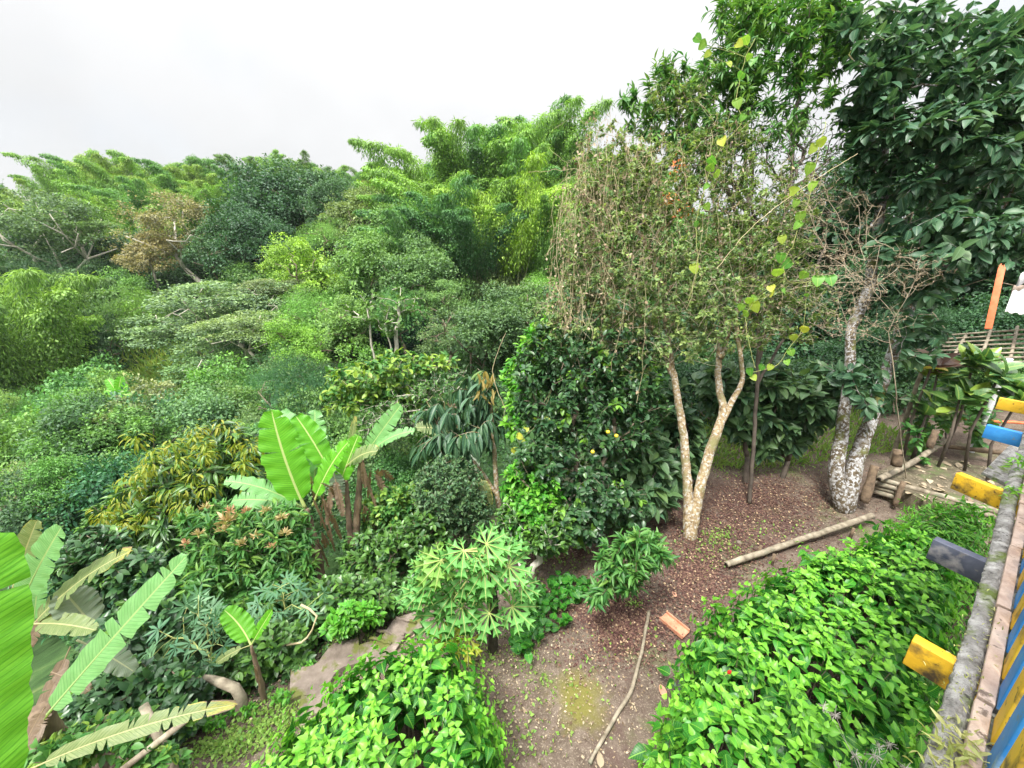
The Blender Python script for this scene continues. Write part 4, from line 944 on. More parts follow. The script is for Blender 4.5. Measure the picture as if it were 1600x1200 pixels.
bleaf(root, 'banold', at(30, 1210, 2.4), at(372, 1100, 2.75), .13, sag=.13, nhint=cam_dir(at(200, 1130, 2.5)) + UP * .4, fold=.35, tears=8, dead=.16, deadtip=.5, pet=.1, seed=43)
root = thing('banana_plant', (-3.0, .9, -.6), 'huge bright banana leaf cut off by the left edge', 'banana plant'); e0 = at(-40, 1330, 1.75); stemgeo([np.array([-3.0, .9, -.7]), np.array([-2.7, .9, .8]), e0], .13, .06, root=root)
bleaf(root, 'ban', e0, at(-25, 830, 1.75), .40, sag=.0, side=-.06, nhint=cam_dir(at(-10, 1000, 1.7)) + np.array([.1, 0, 0]), fold=.2, tears=1, dead=.05, pet=.05, blunt=.3, seed=50)
root = thing('banana_plant', at(178, 650, 18) * [1, 1, 0] + UP * (at(178, 650, 18)[2] - 1.2), 'tiny distant banana plant beside the cream topped bush', 'banana plant')
cc = at(185, 618, 18); stemgeo([np.array(root.location), cc], .14, .1, root=root)
for px, py in [(168, 592), (190, 588), (200, 602), (205, 618), (165, 610)]: bleaf(root, 'ban', cc, at(px, py, 18), .4, sag=.15, tears=3)
root = thing('banana_plant', at(130, 645, 15) * [1, 1, 0] + UP * (at(130, 645, 15)[2] - 1.2), 'tiny banana leaves poking out left of the cream topped bush', 'banana plant')
cc = at(135, 648, 15); stemgeo([np.array(root.location), cc], .12, .08, root=root)
for px, py in [(142, 622), (112, 634), (152, 640)]: bleaf(root, 'banpale', cc, at(px, py, 15), .36, sag=.15, tears=3)
#HERO

# ------------------------------------------------------------------ hand placed trees and shrubs
def blob_targets(bl, n, shell=.0):
    """bl rows: px, py, rpx (or (rx,ry)), t, [depth radius m], [weight]"""
    out = []; W = []
    for b in bl:
        rx, ry = b[2] if isinstance(b[2], tuple) else (b[2], b[2]); W.append(rx * ry * (b[5] if len(b) > 5 else 1))
    W = np.array(W) / sum(W)
    for b, w_ in zip(bl, W):
        k = max(1, int(round(n * w_))); rx, ry = b[2] if isinstance(b[2], tuple) else (b[2], b[2])
        rd = b[4] if len(b) > 4 else (rx + ry) / 2 / FPX * b[3] * .8
        d = rdir(k); r = rng.random(k) ** (1 / 3.) if not shell else 1 - shell * rng.random(k)
        for q, rr in zip(d, r): out.append(at(b[0] + q[0] * rx * rr, b[1] - q[2] * ry * rr, b[3] + q[1] * rd * rr))
    return np.array(out)
def hero(name, label, cat, base, trunks, bl, n, T, size, per, mat, bark='bark', rt=.004, rmax=.05, step=.12, droop=.3, fresh=.3, wob=.06, bend=.25, spread=1., along=3, start=1, kroot=.35, shell=0, upn=.7, k=6, freshp=None, pw=.5, extra=None, leafname='foliage', trunkname='trunk'):
    base = np.asarray(base, float); root = thing(name, base, label, cat); s = Skel(base - UP * .08)
    ends = {}
    for tr_ in trunks:
        pts, rad, par = tr_[:3]
        pid = 0 if par is None else ends[par[0]][min(int(par[1] * (len(ends[par[0]]) - 1)), len(ends[par[0]]) - 1)]
        ends[len(ends)] = s.dense(pts, pid, rad, step=step, wob=.006)
    s.connect(blob_targets(bl, n, shell), step=step, start=start, wob=wob, bend=bend, kroot=kroot)
    g = Geo(); s.build(g, rtip=rt, rmax=rmax, k=k, pw=pw); g.out(trunkname, M[bark], root, True)
    if T is not None:
        g = Geo(); rosettes(g, s, T, size, per, droop, fresh, spread=spread, along=along, upn=upn, freshp=freshp)
        if extra: extra(g, s)
        g.out(leafname, M[mat], root)
    return root, s
def gp(px, py): return on_ground(px, py)[0]
def bush(name, label, qx, qy, t, bl, n, T, size, per, mat, cat='shrub', tr=.03, **k):
    b = at(qx, qy, t); b[2] = min(hz1(b[0], b[1]), b[2]); top = at(bl[0][0], bl[0][1], bl[0][3])
    ss = [([b + (top - b) * .35 + rng.normal(size=3) * .06], [tr], None)]
    return hero(name, label, cat, b, ss, bl, n, T, size, per, mat, **k)

# --- the two stemmed tree with an airy twiggy crown in the middle of the yard
bF = onz(1078, 842); tF = ((bF - CAM)[1] * cp - (bF - CAM)[2] * sp)
tr1 = [([at(1074, 760, tF), at(1069, 690, tF), at(1062, 640, tF), at(1052, 585, tF), at(1045, 530, tF), at(1030, 460, tF), at(1015, 390, tF - .2)], [.082, .072, .066, .055, .042, .03, .02], None),
       ([at(1092, 770, tF), at(1106, 715, tF), at(1122, 670, tF), at(1130, 640, tF), at(1122, 590, tF + .1), at(1126, 520, tF + .1), at(1130, 440, tF), at(1122, 350, tF)], [.09, .084, .078, .066, .054, .044, .034, .02], None),
       ([at(1146, 622, tF), at(1160, 596, tF), at(1156, 550, tF - .1), at(1150, 490, tF - .1), at(1160, 420, tF)], [.048, .042, .036, .03, .018], (1, .36)),
       ([at(1035, 545, tF), at(1015, 505, tF), at(985, 450, tF - .2), at(960, 400, tF - .2)], [.035, .03, .022, .012], (0, .55)),
       ([at(1128, 560, tF), at(1145, 500, tF + .3), at(1180, 410, tF + .4)], [.04, .03, .018], (1, .62)),
       ([at(1160, 520, tF), at(1200, 430, tF + .2)], [.022, .014], (2, .5))]
blF = [(1000, 400, (110, 120), tF - .3), (1090, 420, (130, 110), tF), (1180, 420, (110, 110), tF), (930, 360, (60, 120), tF - .4), (1060, 280, (110, 80), tF), (960, 260, (70, 70), tF - .2), (1130, 500, (110, 55), tF - .3), (1240, 470, (70, 70), tF + .1), (980, 500, (90, 50), tF - .3), (1200, 340, (90, 90), tF), (1130, 230, (80, 60), tF + .2), (1060, 150, (60, 40), tF + .2), (910, 450, (40, 80), tF - .3), (900, 530, (60, 50), tF - .5), (970, 560, (70, 35), tF - .4), (1060, 540, (60, 35), tF - .5), (860, 500, (30, 40), tF - .5), (1000, 300, (80, 70), tF - .3)]
def extraF(g, s):
    pass
rF, sF = hero('twiggy_tree', 'two stemmed pale barked tree with a twiggy crown in the middle of the yard', 'tree', bF, tr1, blF, 3300, L_FAR, .06, 19, 'oliveleaf', bark='tanbark', rt=.0022, rmax=.05, step=.11, fresh=.5, wob=.16, bend=.5, start=20, k=8, kroot=.25, freshp=.5, along=4)
# bare twigs of its own
g = Geo()
for ids in [sF.term[i] for i in rng.integers(0, len(sF.term), 3400)]:
    k = int(rng.integers(1, len(ids))); P = wander(sF.P[ids[k]], rdir(1)[0] + UP * .1, rng.uniform(.12, .45), 4, .35); g.tube(P, np.linspace(.0032, .0014, 5), 3, False)
g.out('twigs', M['twig'], rF)
# orange leaf clusters in it
g = Geo(); P = np.vstack([blob_targets([(1058, 262, (14, 20), tF - .5), (1045, 312, (22, 14), tF - .5)], 90), blob_targets([(1065, 330, (20, 14), tF - .5)], 30)]); leaf_arrays(L_OVATE, P, rdir(len(P)), rdir(len(P)) + UP, .05, g, None, rng.uniform(.2, 1, len(P))); g.out('orange_leaves', leafmat('orange_leaf', (.6, .12, .03), (.62, .4, .06), (.7, .2, .08), rough=.6), rF)

# --- tall green tree behind it, reaching out of the frame
tG = 7.2; b = np.array([at(1190, 700, tG)[0], at(1190, 700, tG)[1], 0.1]); 
trG = [([at(1185, 560, tG), at(1175, 400, tG), at(1165, 260, tG), at(1160, 150, tG)], [.032, .03, .025, .016], None), ([at(1215, 420, tG), at(1235, 280, tG), at(1245, 180, tG)], [.028, .024, .016], (0, .35)), ([at(1130, 280, tG), at(1080, 180, tG)], [.035, .02], (0, .6)),
       ([at(1250, 480, tG), at(1290, 380, tG)], [.025, .018], (0, .3))]
blG = [(1190, 60, (80, 60), tG), (1130, 110, (70, 50), tG), (1240, 20, (80, 50), tG), (1060, 130, (60, 50), tG), (1020, 190, (35, 50), tG - .2), (1160, 10, (60, 40), tG), (1100, 200, (70, 50), tG), (1200, 130, (60, 40), tG), (1270, 90, (50, 40), tG), (1030, 110, (25, 20), tG), (1310, 40, (50, 60), tG), (1290, 130, (40, 40), tG, .4, .6), (1150, 160, (70, 50), tG), (1090, 230, (60, 50), tG), (1230, 200, (50, 50), tG, .4, .5), (990, 170, (25, 40), tG - .2)]
rG, sG = hero('leafy_tree', 'tall tree with small shiny green leaves rising out of the top of the frame', 'tree', b, trG, blG, 980, L_LANCE, .15, 15, 'medleaf', bark='darktwig', rt=.0028, rmax=.05, step=.16, fresh=.35, wob=.12, bend=.4, start=15, freshp=.5, along=4)
g = Geo(); s2 = Skel(at(1200, 420, tG)); s2.connect(blob_targets([(1180, 260, (90, 110), tG + .3), (1250, 240, (80, 90), tG + .3), (1130, 300, (80, 80), tG), (1290, 260, (60, 90), tG)], 800), step=.16, wob=.14, bend=.45); s2.build(g, rtip=.0036, rmax=.03, k=5); g.out('bare_twigs', M['darktwig'], rG)
g = Geo(); rosettes(g, s2, L_OVATE, .07, 2, fresh=.2); g.out('sparse_leaves', M['medleaf'], rG)

# --- lichen whitened double trunk, big dark leaves
bH = onz(1322, 800); tH = ((bH - CAM)[1] * cp - (bH - CAM)[2] * sp)
trH = [([at(1306, 740, tH), at(1314, 690, tH), at(1322, 630, tH), at(1328, 560, tH), at(1330, 515, tH), at(1345, 480, tH), at(1362, 430, tH), at(1375, 330, tH), at(1385, 200, tH), at(1390, 60, tH)], [.13, .11, .095, .085, .08, .10, .09, .08, .06, .04], None),
       ([at(1330, 750, tH), at(1345, 700, tH), at(1362, 650, tH), at(1378, 600, tH), at(1400, 540, tH + .1), at(1430, 440, tH), at(1460, 320, tH), at(1480, 180, tH - .2), at(1490, 40, tH - .2)], [.14, .125, .11, .10, .095, .11, .09, .07, .04], None),
       ([at(1490, 420, tH - .4), at(1560, 330, tH - .8), at(1620, 250, tH - 1)], [.06, .045, .03], (1, .55))]
blH = [(1400, 90, (90, 80), tH - .6), (1480, 60, (100, 70), tH - .8), (1560, 100, (90, 80), tH - 1.2), (1340, 40, (60, 50), tH - .3), (1430, 190, (90, 60), tH - .8), (1520, 190, (100, 60), tH - 1.3), (1600, 200, (60, 90), tH - 1.5), (1370, 150, (50, 60), tH - .4),
       (1450, 280, (90, 60), tH - .6), (1550, 290, (80, 60), tH - 1.0), (1500, 370, (90, 50), tH - 1.2), (1580, 360, (60, 50), tH - 1.4), (1420, 380, (60, 50), tH - .6), (1340, 250, (40, 50), tH - .2), (1450, 440, (60, 35), tH - .8), (1360, 600, (45, 40), tH - .5, .5, .5), (1300, 590, (60, 30), tH - .2, .5, .5), (1440, 540, (50, 40), tH - .5, .5, .5), (1410, 480, (50, 30), tH - .6, .5, .6), (1640, 60, (60, 80), tH - 1), (1330, 330, (30, 50), tH, .4, .7), (1350, 200, (40, 60), tH - .3)]
rH, sH = hero('lichen_trunk_tree', 'large tree with white lichen on its double trunk and big dark green leaves', 'tree', bH, trH, blH, 760, L_BIG, .195, 13, 'bigdark', bark='whitebark', rt=.004, rmax=.07, step=.18, fresh=.25, wob=.08, bend=.35, start=30, k=12, droop=.45, freshp=.12, spread=1.1)
# --- dry twig mass around 1370,450 (bare shrub branches with tiny seed heads)
b = gp(1420, 760); rT, sT = hero('bare_shrub', 'bare pinkish brown twiggy shrub hanging before the big leaved tree', 'shrub', b, [([at(1400, 620, tH - 1), at(1390, 520, tH - 1.2)], [.009, .007], None)],
    [(1370, 420, (110, 50), tH - 1.4), (1300, 450, (70, 70), tH - 1.3), (1440, 420, (60, 30), tH - 1.5), (1300, 340, (90, 70), tH - 1), (1360, 500, (80, 40), tH - 1.4), (1260, 290, (50, 60), tH - .8)], 1100, L_FAR, .022, 4, 'dead', bark='twig', rt=.0013, rmax=.005, step=.22, wob=.05, bend=.05, start=3, fresh=.5)

# --- dry vine curtain on the left of the crown
root = thing('dry_vine_curtain', at(880, 380, tF - .6), 'curtain of dry tan vines hanging from the left side of the twiggy crown', 'vine'); g = Geo(); gl = Geo()
LP = []
for i in range(230):
    px = rng.choice([rng.uniform(862, 960), rng.uniform(880, 1060), rng.uniform(900, 1240)], p=[.4, .3, .3]); top = rng.uniform(170, 430) + max(0, 925 - px) * 2.2; L = rng.uniform(30, 110) * rng.uniform(.6, 2.2)
    t = tF - .55 + rng.normal() * .25; a = at(px, top, t); e = at(px + rng.normal() * 14 - 6, top + L, t + rng.normal() * .1)
    m = (a + e) / 2 + rng.normal(size=3) * .08; f = np.linspace(0, 1, 9)[:, None]; P = (1 - f) ** 2 * a + 2 * f * (1 - f) * m + f * f * e + rng.normal(size=(9, 3)) * .012
    g.tube(P, rng.uniform(.0012, .003), 3, False)
    for _ in range(int(L / 9)): LP.append(P[int(rng.integers(0, 9))] + rng.normal(size=3) * .035)
for i in range(46):
    a = at(rng.uniform(880, 1000), rng.uniform(200, 480), tF - .6); P = wander(a, rdir(1)[0] - UP * .2, rng.uniform(.4, 1.4), 14, .3, -.08); g.tube(P, rng.uniform(.002, .004), 3, False)
g.out('strands', M['vine'], root); LP = np.array(LP); leaf_arrays(L_FAR, LP, rdir(len(LP)) - UP * .8, rdir(len(LP)), rng.uniform(.03, .075, len(LP)), gl, None, rng.uniform(0, .8, len(LP))); gl.out('withered_leaves', M['dead'], root)
# long loose stems crossing the crown
def vine_line(pts, t, r, mat='greenvine', label=None, name='liana', leaves=None, lsz=.12, fr=.4, dense=0):
    P3 = [at(p[0], p[1], t + (p[2] if len(p) > 2 else 0)) for p in pts]
    root = thing(name, P3[0], label, 'vine'); s = Skel(P3[0]); s.dense(P3[1:], 0, [r] * (len(P3) - 1), step=.06, wob=.004); g = Geo(); s.build(g, k=5); g.out('stem', M[mat], root, True)
    if leaves:
        LPx = np.array([at(q[0], q[1], t - .02) for q in leaves]); n = len(LPx); g = Geo()
        Yd = -UP * .8 + rng.normal(size=(n, 3)) * .5; N = cam_dir(LPx) + UP * .25 + rng.normal(size=(n, 3)) * .28
        leaf_arrays(L_HEART, LPx - nrm(Yd) * lsz * .4, Yd, N, lsz * rng.uniform(.8, 1.25, n), g, None, np.clip(rng.choice([.0, .2, .55, .9], n, p=[.3, .3, .25, .15]) + fr - .4, 0, 1)); g.out('leaves', M['heart'], root)
        g = Geo()
        for p in LPx:
            q = min(s.P, key=lambda a: np.linalg.norm(a - p)); g.tube([q, (q + p) / 2 + UP * .01, p], .002, 3, False)
        g.out('leaf_stalks', M[mat], root)
    return root
tv = tF - 1.0
vine_line([(1180, 60), (1165, 90), (1158, 120), (1150, 160), (1160, 190), (1130, 225), (1110, 265), (1100, 300), (1088, 350), (1090, 420), (1075, 470)], tv, .005, label='hanging vine with yellow green heart leaves left of centre of the crown',
          leaves=[(1170, 90), (1155, 68), (1158, 118), (1176, 95), (1152, 160), (1160, 184), (1128, 220), (1110, 262), (1120, 272), (1103, 292), (1112, 250), (1105, 323), (1088, 351), (1085, 418), (1140, 100), (1165, 62), (1098, 70), (1105, 85), (1090, 60)], lsz=.115)
vine_line([(1290, 190), (1280, 235), (1272, 270), (1262, 320), (1248, 350), (1240, 380), (1225, 410), (1232, 440), (1270, 440), (1300, 436)], tv, .005, label='hanging vine with large yellowing round leaves on the right of the crown',
          leaves=[(1283, 222), (1265, 262), (1270, 290), (1240, 298), (1243, 318), (1250, 338), (1246, 352), (1222, 374), (1220, 402), (1230, 412), (1215, 425), (1255, 430), (1278, 437), (1298, 436), (1270, 232), (1170, 470), (1180, 478), (1205, 460)], lsz=.13)
vine_line([(1180, 470), (1165, 500), (1180, 575)], tv, .004, label='short vine tip with round yellow leaves before the right stem', leaves=[(1178, 466), (1165, 490), (1158, 480), (1205, 450), (1225, 455)], lsz=.11)
vine_line([(1260, 440), (1255, 510), (1232, 545), (1215, 570), (1175, 582)], tv + .2, .004, label='low vine loop carrying round lime leaves between the two yard trees',
          leaves=[(1257, 514), (1240, 527), (1236, 550), (1230, 566), (1203, 574), (1190, 574), (1172, 580), (1178, 590), (1262, 460)], lsz=.105)
for pts, lb in [([(960, 270), (975, 320), (1010, 350), (1040, 390), (1060, 410)], 'thin green stem looping across the left of the crown'), ([(905, 330), (915, 370), (930, 400), (970, 430)], 'thin looping stem low on the left of the crown'),
                ([(895, 480), (880, 530), (870, 580), (855, 620), (830, 660)], 'thin tan liana dropping onto the dark citrus tree'), ([(880, 490), (890, 540), (870, 590), (850, 640)], 'second tan liana beside the one dropping onto the citrus tree'),
                ([(790, 520), (770, 580), (790, 640)], 'pale liana hanging behind the drooping leafed tree'), ([(1120, 420), (1180, 350), (1260, 290), (1340, 240)], 'long pale dry stem slanting across the crown to the right'),
                ([(880, 300), (870, 400), (885, 500)], 'vertical dry liana at the left end of the crown')]:
    vine_line(pts, tF - .8, .005, 'vine', lb)
vine_line([(812, 690), (815, 720), (830, 750), (845, 770)], 5.6, .004, 'vine', 'curved tan vine stem at the foot of the citrus tree', leaves=[(838, 656), (853, 652), (822, 672), (816, 690), (805, 704), (812, 682)], lsz=.1, fr=1.0)

# --- citrus tree (dark, greyish leaves)
bI = gp(905, 852); tI = 5.9
rI, sI = hero('citrus_tree', 'dense dark leaved citrus tree with a few yellow fruits left of the pale stems', 'citrus tree', bI, [([at(905, 790, tI), at(900, 730, tI), at(895, 680, tI)], [.06, .05, .04], None), ([at(930, 750, tI), at(960, 690, tI)], [.035, .03], (0, .3))],
    [(880, 600, (90, 90), tI, .7), (950, 660, (80, 90), tI + .1, .7), (850, 700, (50, 70), tI - .2, .5), (930, 770, (60, 45), tI - .2, .5), (980, 790, (45, 35), tI - .1, .4), (900, 820, (55, 40), tI - .3, .4), (850, 560, (50, 50), tI, .5), (960, 560, (70, 60), tI + .3, .6), (1000, 620, (50, 70), tI + .3, .6)], 1150, L_OVATE, .098, 13, 'darkleaf', rt=.003, rmax=.04, step=.12, fresh=.75, wob=.08, start=4, droop=.4, freshp=.07)
g = Geo(); mf_, nd, lk = newmat('fruit_skin'); o_ = nd.new('ShaderNodeOutputMaterial'); q_ = nd.new('ShaderNodeBsdfPrincipled'); lk.new(q_.outputs[0], o_.inputs[0]); rr_ = ramp(nd, [(.35, (.45, .50, .04)), (.6, (.72, .45, .03))]); lk.new(noise(nd, lk, 20), rr_.inputs['Fac']); lk.new(rr_.outputs[0], q_.inputs['Base Color']); q_.inputs['Roughness'].default_value = .4
for k_, (px, py) in enumerate([(950, 675), (963, 681), (926, 706)]):
    c = at(px, py, tI - .75); f = np.linspace(0, 1, 8); root = None; g = Geo(); g.tube(c + (f[:, None] - .5) * UP * .055, .028 * np.sqrt(np.clip(1 - (2 * f - 1) ** 2, .02, 1)), 10); g.out('fruit', mf_, rI, True)

# --- tree with long drooping leaves
bK = gp(775, 790); tK = 7.2
rK, sK = hero('drooping_leaf_tree', 'slender tree with long drooping grey green leaves and a bent thin trunk', 'tree', at(782, 800, tK), [([at(776, 760, tK), at(772, 700, tK), at(768, 650, tK), at(765, 600, tK)], [.05, .045, .035, .02], None), ([at(755, 740, tK), at(735, 715, tK), at(700, 690, tK)], [.03, .025, .015], (0, .2))],
    [(745, 610, (35, 40), tK, .5), (765, 590, (25, 20), tK, .4), (700, 640, (45, 30), tK, .5), (720, 690, (50, 28), tK - .2, .5), (680, 700, (35, 30), tK - .2, .4), (760, 650, (35, 30), tK, .4)], 120, L_LANCE, .30, 9, 'bigdark', bark='tanbark', rt=.004, rmax=.03, step=.14, fresh=.5, droop=1.5, start=4, spread=.8, freshp=.1)
g = Geo(); P = blob_targets([(760, 590, (18, 12), tK - .3), (762, 612, (15, 8), tK - .3)], 34); leaf_arrays(L_LANCE, P, rdir(len(P)) * .6 - UP, rdir(len(P)) + UP, .2, g, None, rng.uniform(.2, 1, len(P))); g.out('young_bronze_leaves', leafmat('bronze_leaf', (.20, .17, .05), (.32, .28, .07), (.4, .3, .1)), rK)
g = Geo(); P = at(762, 770, 6.9); banana_leaf(g, at(750, 745, 6.9), at(766, 790, 6.8), .22, sag=.1, dead=.45, tears=2); tag(g.out('fallen_yellow_leaf', M['banold'], None, True), 'yellowed orange dead leaf hanging beside the bent thin trunk', 'leaf')

# --- yellow green hedge of young leaves left of citrus, above
hero('vine_covered_bush', 'bright yellow green bush over the top left of the dark citrus tree', 'bush', at(830, 700, 7.2), [([at(840, 640, 7.0)], [.03], None)], [(850, 540, (40, 35), 6.8, .4), (820, 590, (35, 50), 6.8, .4), (870, 500, (30, 20), 6.8, .3), (810, 650, (25, 40), 6.6, .3)], 420, L_OVATE, .10, 9, 'hib', rt=.003, step=.15, fresh=.8, freshp=.6, start=2)
hero('trailing_vine_bush', 'sprawling yellow green vine bush with arching twigs behind the banana clump', 'bush', at(600, 700, 12), [([at(610, 650, 11.5)], [.05], None)], [(560, 590, (55, 25), 10.5, 1.), (620, 570, (60, 25), 10.5, 1.), (600, 610, (70, 35), 10.8, 1.), (540, 620, (40, 30), 10.5, .8), (680, 570, (40, 18), 10.5, .6), (650, 625, (45, 30), 11, .8)], 620, L_OVATE, .17, 8, 'medleaf', bark='twig', rt=.005, step=.2, fresh=.9, freshp=.55, wob=.14, start=2)
hero('grey_twig_bush', 'grey twiggy bush with pale arching stems right of the banana clump', 'bush', at(700, 680, 11), [([at(690, 640, 10.5)], [.04], None)], [(640, 640, (60, 40), 9.8, .8), (690, 600, (50, 30), 10, .8), (600, 660, (50, 35), 9.8, .8)], 420, L_OVATE, .10, 6, 'darkleaf', bark='palebark', rt=.006, step=.2, wob=.15, start=2)
# --- shrubs along the yard edge
bush('fine_leaved_shrub', 'rounded grey green fine leaved shrub beyond the papaya plant', 705, 830, 6.4, [(700, 770, (60, 60), 6.4, .55), (730, 800, (40, 40), 6.4, .4)], 850, L_OVATE, .06, 12, 'bigdark', fresh=.3, rt=.003, droop=.1)
bush('bright_shrub', 'bright green shrub left of the rounded fine leaved one', 610, 840, 7.4, [(615, 800, (45, 45), 7.2, .5), (640, 780, (30, 30), 7.2, .4), (585, 810, (25, 40), 7.3, .4)], 480, L_OVATE, .10, 10, 'medleaf', fresh=.6, freshp=.5)
bush('bright_shrub', 'upright bright green shrub at the foot of the citrus tree', 835, 850, 5.6, [(825, 810, (35, 45), 5.5, .35), (850, 770, (30, 40), 5.6, .3), (805, 770, (22, 50), 5.9, .3), (820, 740, (30, 30), 5.9, .3)], 460, L_OVATE, .085, 10, 'hib', fresh=.6, freshp=.4)
bush('dark_shrub', 'dark shrub behind the papaya plant with thin pale stems at its foot', 830, 870, 5.3, [(850, 840, (45, 30), 5.4, .35), (800, 820, (30, 40), 5.7, .4), (870, 820, (30, 30), 5.5, .3)], 420, L_OVATE, .08, 11, 'darkleaf', bark='palebark')
bush('dark_shrub', 'dark shrub filling the gap between the banana stems and the papaya plant', 640, 900, 6.4, [(620, 860, (60, 40), 6.2, .5), (660, 840, (50, 40), 6.3, .5), (570, 880, (40, 50), 6.3, .4), (600, 920, (50, 25), 5.8, .3)], 640, L_OVATE, .10, 11, 'darkleaf')
bush('low_shrub', 'dark leafy low shrub above the upper end of the stepped path', 560, 950, 5.4, [(540, 930, (55, 35), 5.5, .4), (590, 940, (40, 25), 5.3, .3), (500, 960, (40, 40), 5.4, .4), (460, 1000, (40, 40), 5.2, .4)], 560, L_OVATE, .10, 11, 'darkleaf')
bush('low_shrub', 'fresh green low shrub at the edge of the stepped path', 555, 975, 4.9, [(560, 960, (38, 18), 4.9, .2), (530, 980, (25, 12), 4.8, .15)], 170, L_OVATE, .09, 9, 'hib', fresh=.3)
bush('low_shrub', 'dark glossy low shrub behind the small banana plant', 430, 1060, 4.9, [(430, 1020, (55, 45), 4.9, .4), (370, 1050, (50, 30), 4.7, .35), (470, 1050, (35, 25), 4.8, .3)], 520, L_OVATE, .10, 10, 'darkleaf')
for i, (px, py, w_) in enumerate([(480, 1045, 18), (380, 1110, 20), (330, 1130, 26), (440, 1090, 16), (610, 955, 14)]):
    bush('weed_clump', 'small bright green weed clump at the edge of the path', px, py + 6, 4.3, [(px, py, (w_, 9), on_ground(px, py + 8)[1] - .05, .12)], 40, L_OVATE, .055, 7, 'hib', cat='weed', tr=.004, step=.05)[0]['group'] = 'weed clumps along the path'
# --- tree with pink young leaves
rN, sN = hero('pink_flush_tree', 'leafy tree with pink and orange young leaf tufts left of the banana clump', 'tree', at(400, 1000, 6.4), [([at(400, 930, 6.3), at(400, 880, 6.2)], [.06, .045], None)],
    [(400, 850, (70, 50), 6.1, .6), (340, 880, (60, 50), 6.0, .6), (420, 920, (70, 40), 6.0, .5), (330, 820, (50, 35), 6.2, .5), (440, 810, (45, 30), 6.2, .5), (300, 920, (55, 40), 5.8, .5), (370, 950, (60, 30), 5.8, .4), (470, 870, (25, 40), 6.0, .3)], 900, L_LANCE, .15, 13, 'medleaf', rt=.003, rmax=.04, step=.13, fresh=.35, freshp=.2, start=3)
g = Geo()
for px, py, q in [(320, 795, 9), (355, 815, 16), (350, 830, 12), (378, 850, 9), (415, 800, 9), (440, 810, 9), (445, 835, 8), (310, 835, 8), (400, 838, 8), (290, 850, 7), (360, 800, 8), (425, 855, 7), (385, 800, 7)]:
    c = at(px, py, 5.5); n = 24; dd = rdir(n); dd[:, 2] = np.abs(dd[:, 2]); leaf_arrays(L_LANCE, c + dd * .02, dd + UP * .2, rdir(n), q / 9 * .095 * rng.uniform(.6, 1.2, n), g, None, rng.uniform(0, 1, n) * rng.choice([.15, 1]))
g.out('young_pink_foliage', M['pinkflush'], rN)
# --- tree with drooping yellow tips
rO, sO = hero('yellow_tipped_tree', 'tree with drooping bright yellow green leaf tufts on the lower left slope', 'tree', at(280, 850, 9), [([at(280, 800, 8.6), at(290, 760, 8.4)], [.07, .05], None)],
    [(300, 740, (80, 50), 8.2, .9), (350, 700, (50, 45), 8.2, .8), (230, 780, (70, 40), 8.2, .8), (380, 740, (50, 40), 8.2, .6), (180, 810, (50, 35), 8.2, .6), (260, 820, (80, 35), 8.0, .6)], 560, L_LANCE, .26, 10, 'darkleaf', rt=.005, rmax=.05, step=.2, droop=.7, start=3)
g = Geo()
for px, py in [(215, 690), (235, 705), (262, 690), (280, 720), (300, 695), (325, 690), (345, 665), (300, 735), (255, 745), (225, 740), (215, 760), (245, 775), (270, 765), (290, 760), (320, 715), (345, 720), (365, 690), (335, 760), (180, 780), (165, 800), (190, 815), (235, 800), (255, 815), (200, 745), (175, 815), (355, 745), (380, 730), (400, 745), (395, 700), (310, 670), (365, 665), (240, 722), (160, 825), (280, 790), (225, 815), (330, 735)]:
    c = at(px + rng.normal() * 4, py + rng.normal() * 4, 7.5 + rng.uniform(-.3, .4)); n = 44; dd = rdir(n); leaf_arrays(L_LANCE, c + dd * rng.uniform(.02, .22, (n, 1)), dd * .8 - UP * .7, rdir(n) * .5 + dd, .15 * rng.uniform(.6, 1.2, n), g, None, rng.uniform(.1, 1, n))
g.out('young_yellow_foliage', leafmat('yellow_tip_leaf', (.09, .22, .025), (.22, .34, .03), (.36, .36, .05), trans=.4), rO)
# --- bushes behind the pink flush tree, toward the left edge
bush('slope_shrub', 'dark glossy shrub between the torn banana leaves and the pink tufted tree', 220, 1000, 5.6, [(210, 900, (60, 50), 5.8, .6), (150, 860, (60, 40), 6.2, .6), (240, 960, (50, 40), 5.4, .5), (130, 900, (50, 50), 5.8, .5), (180, 1000, (50, 40), 5, .5)], 800, L_OVATE, .12, 11, 'darkleaf', fresh=.5, freshp=.1)
bush('slope_shrub', 'dark shrub under the big torn banana leaf', 210, 1120, 4.2, [(200, 1070, (70, 40), 4.2, .4), (270, 1070, (60, 35), 4.2, .4), (140, 1110, (60, 40), 3.9, .4), (250, 1120, (60, 30), 3.9, .3)], 700, L_OVATE, .10, 10, 'darkleaf', fresh=.5, freshp=.1)
bush('slope_shrub', 'green low shrub with bright tips in the bottom left corner', 130, 1190, 3.4, [(100, 1170, (60, 30), 3.3, .3), (180, 1150, (70, 35), 3.4, .3), (60, 1190, (50, 30), 3.1, .3), (240, 1185, (50, 25), 3.3, .2)], 520, L_OVATE, .075, 10, 'medleaf', fresh=.7, freshp=.3)
# --- young tree by the litter
bE = onz(965, 935); tE = 4.75
hero('young_tree', 'young tree with long narrow whorled leaves beside the purple leaf litter', 'tree', bE, [([at(968, 900, tE), at(975, 860, tE)], [.022, .015], None)], [(1000, 850, (35, 25), tE, .3), (1030, 870, (22, 20), tE, .3), (955, 875, (28, 25), tE, .3), (975, 900, (35, 25), tE - .1, .25), (935, 930, (22, 20), tE - .1, .2), (1010, 880, (35, 20), tE - .1, .3)], 150, L_LANCE, .13, 12, 'medleaf', bark='wood', rt=.003, step=.1, fresh=.35, freshp=.12, start=3, droop=.15)
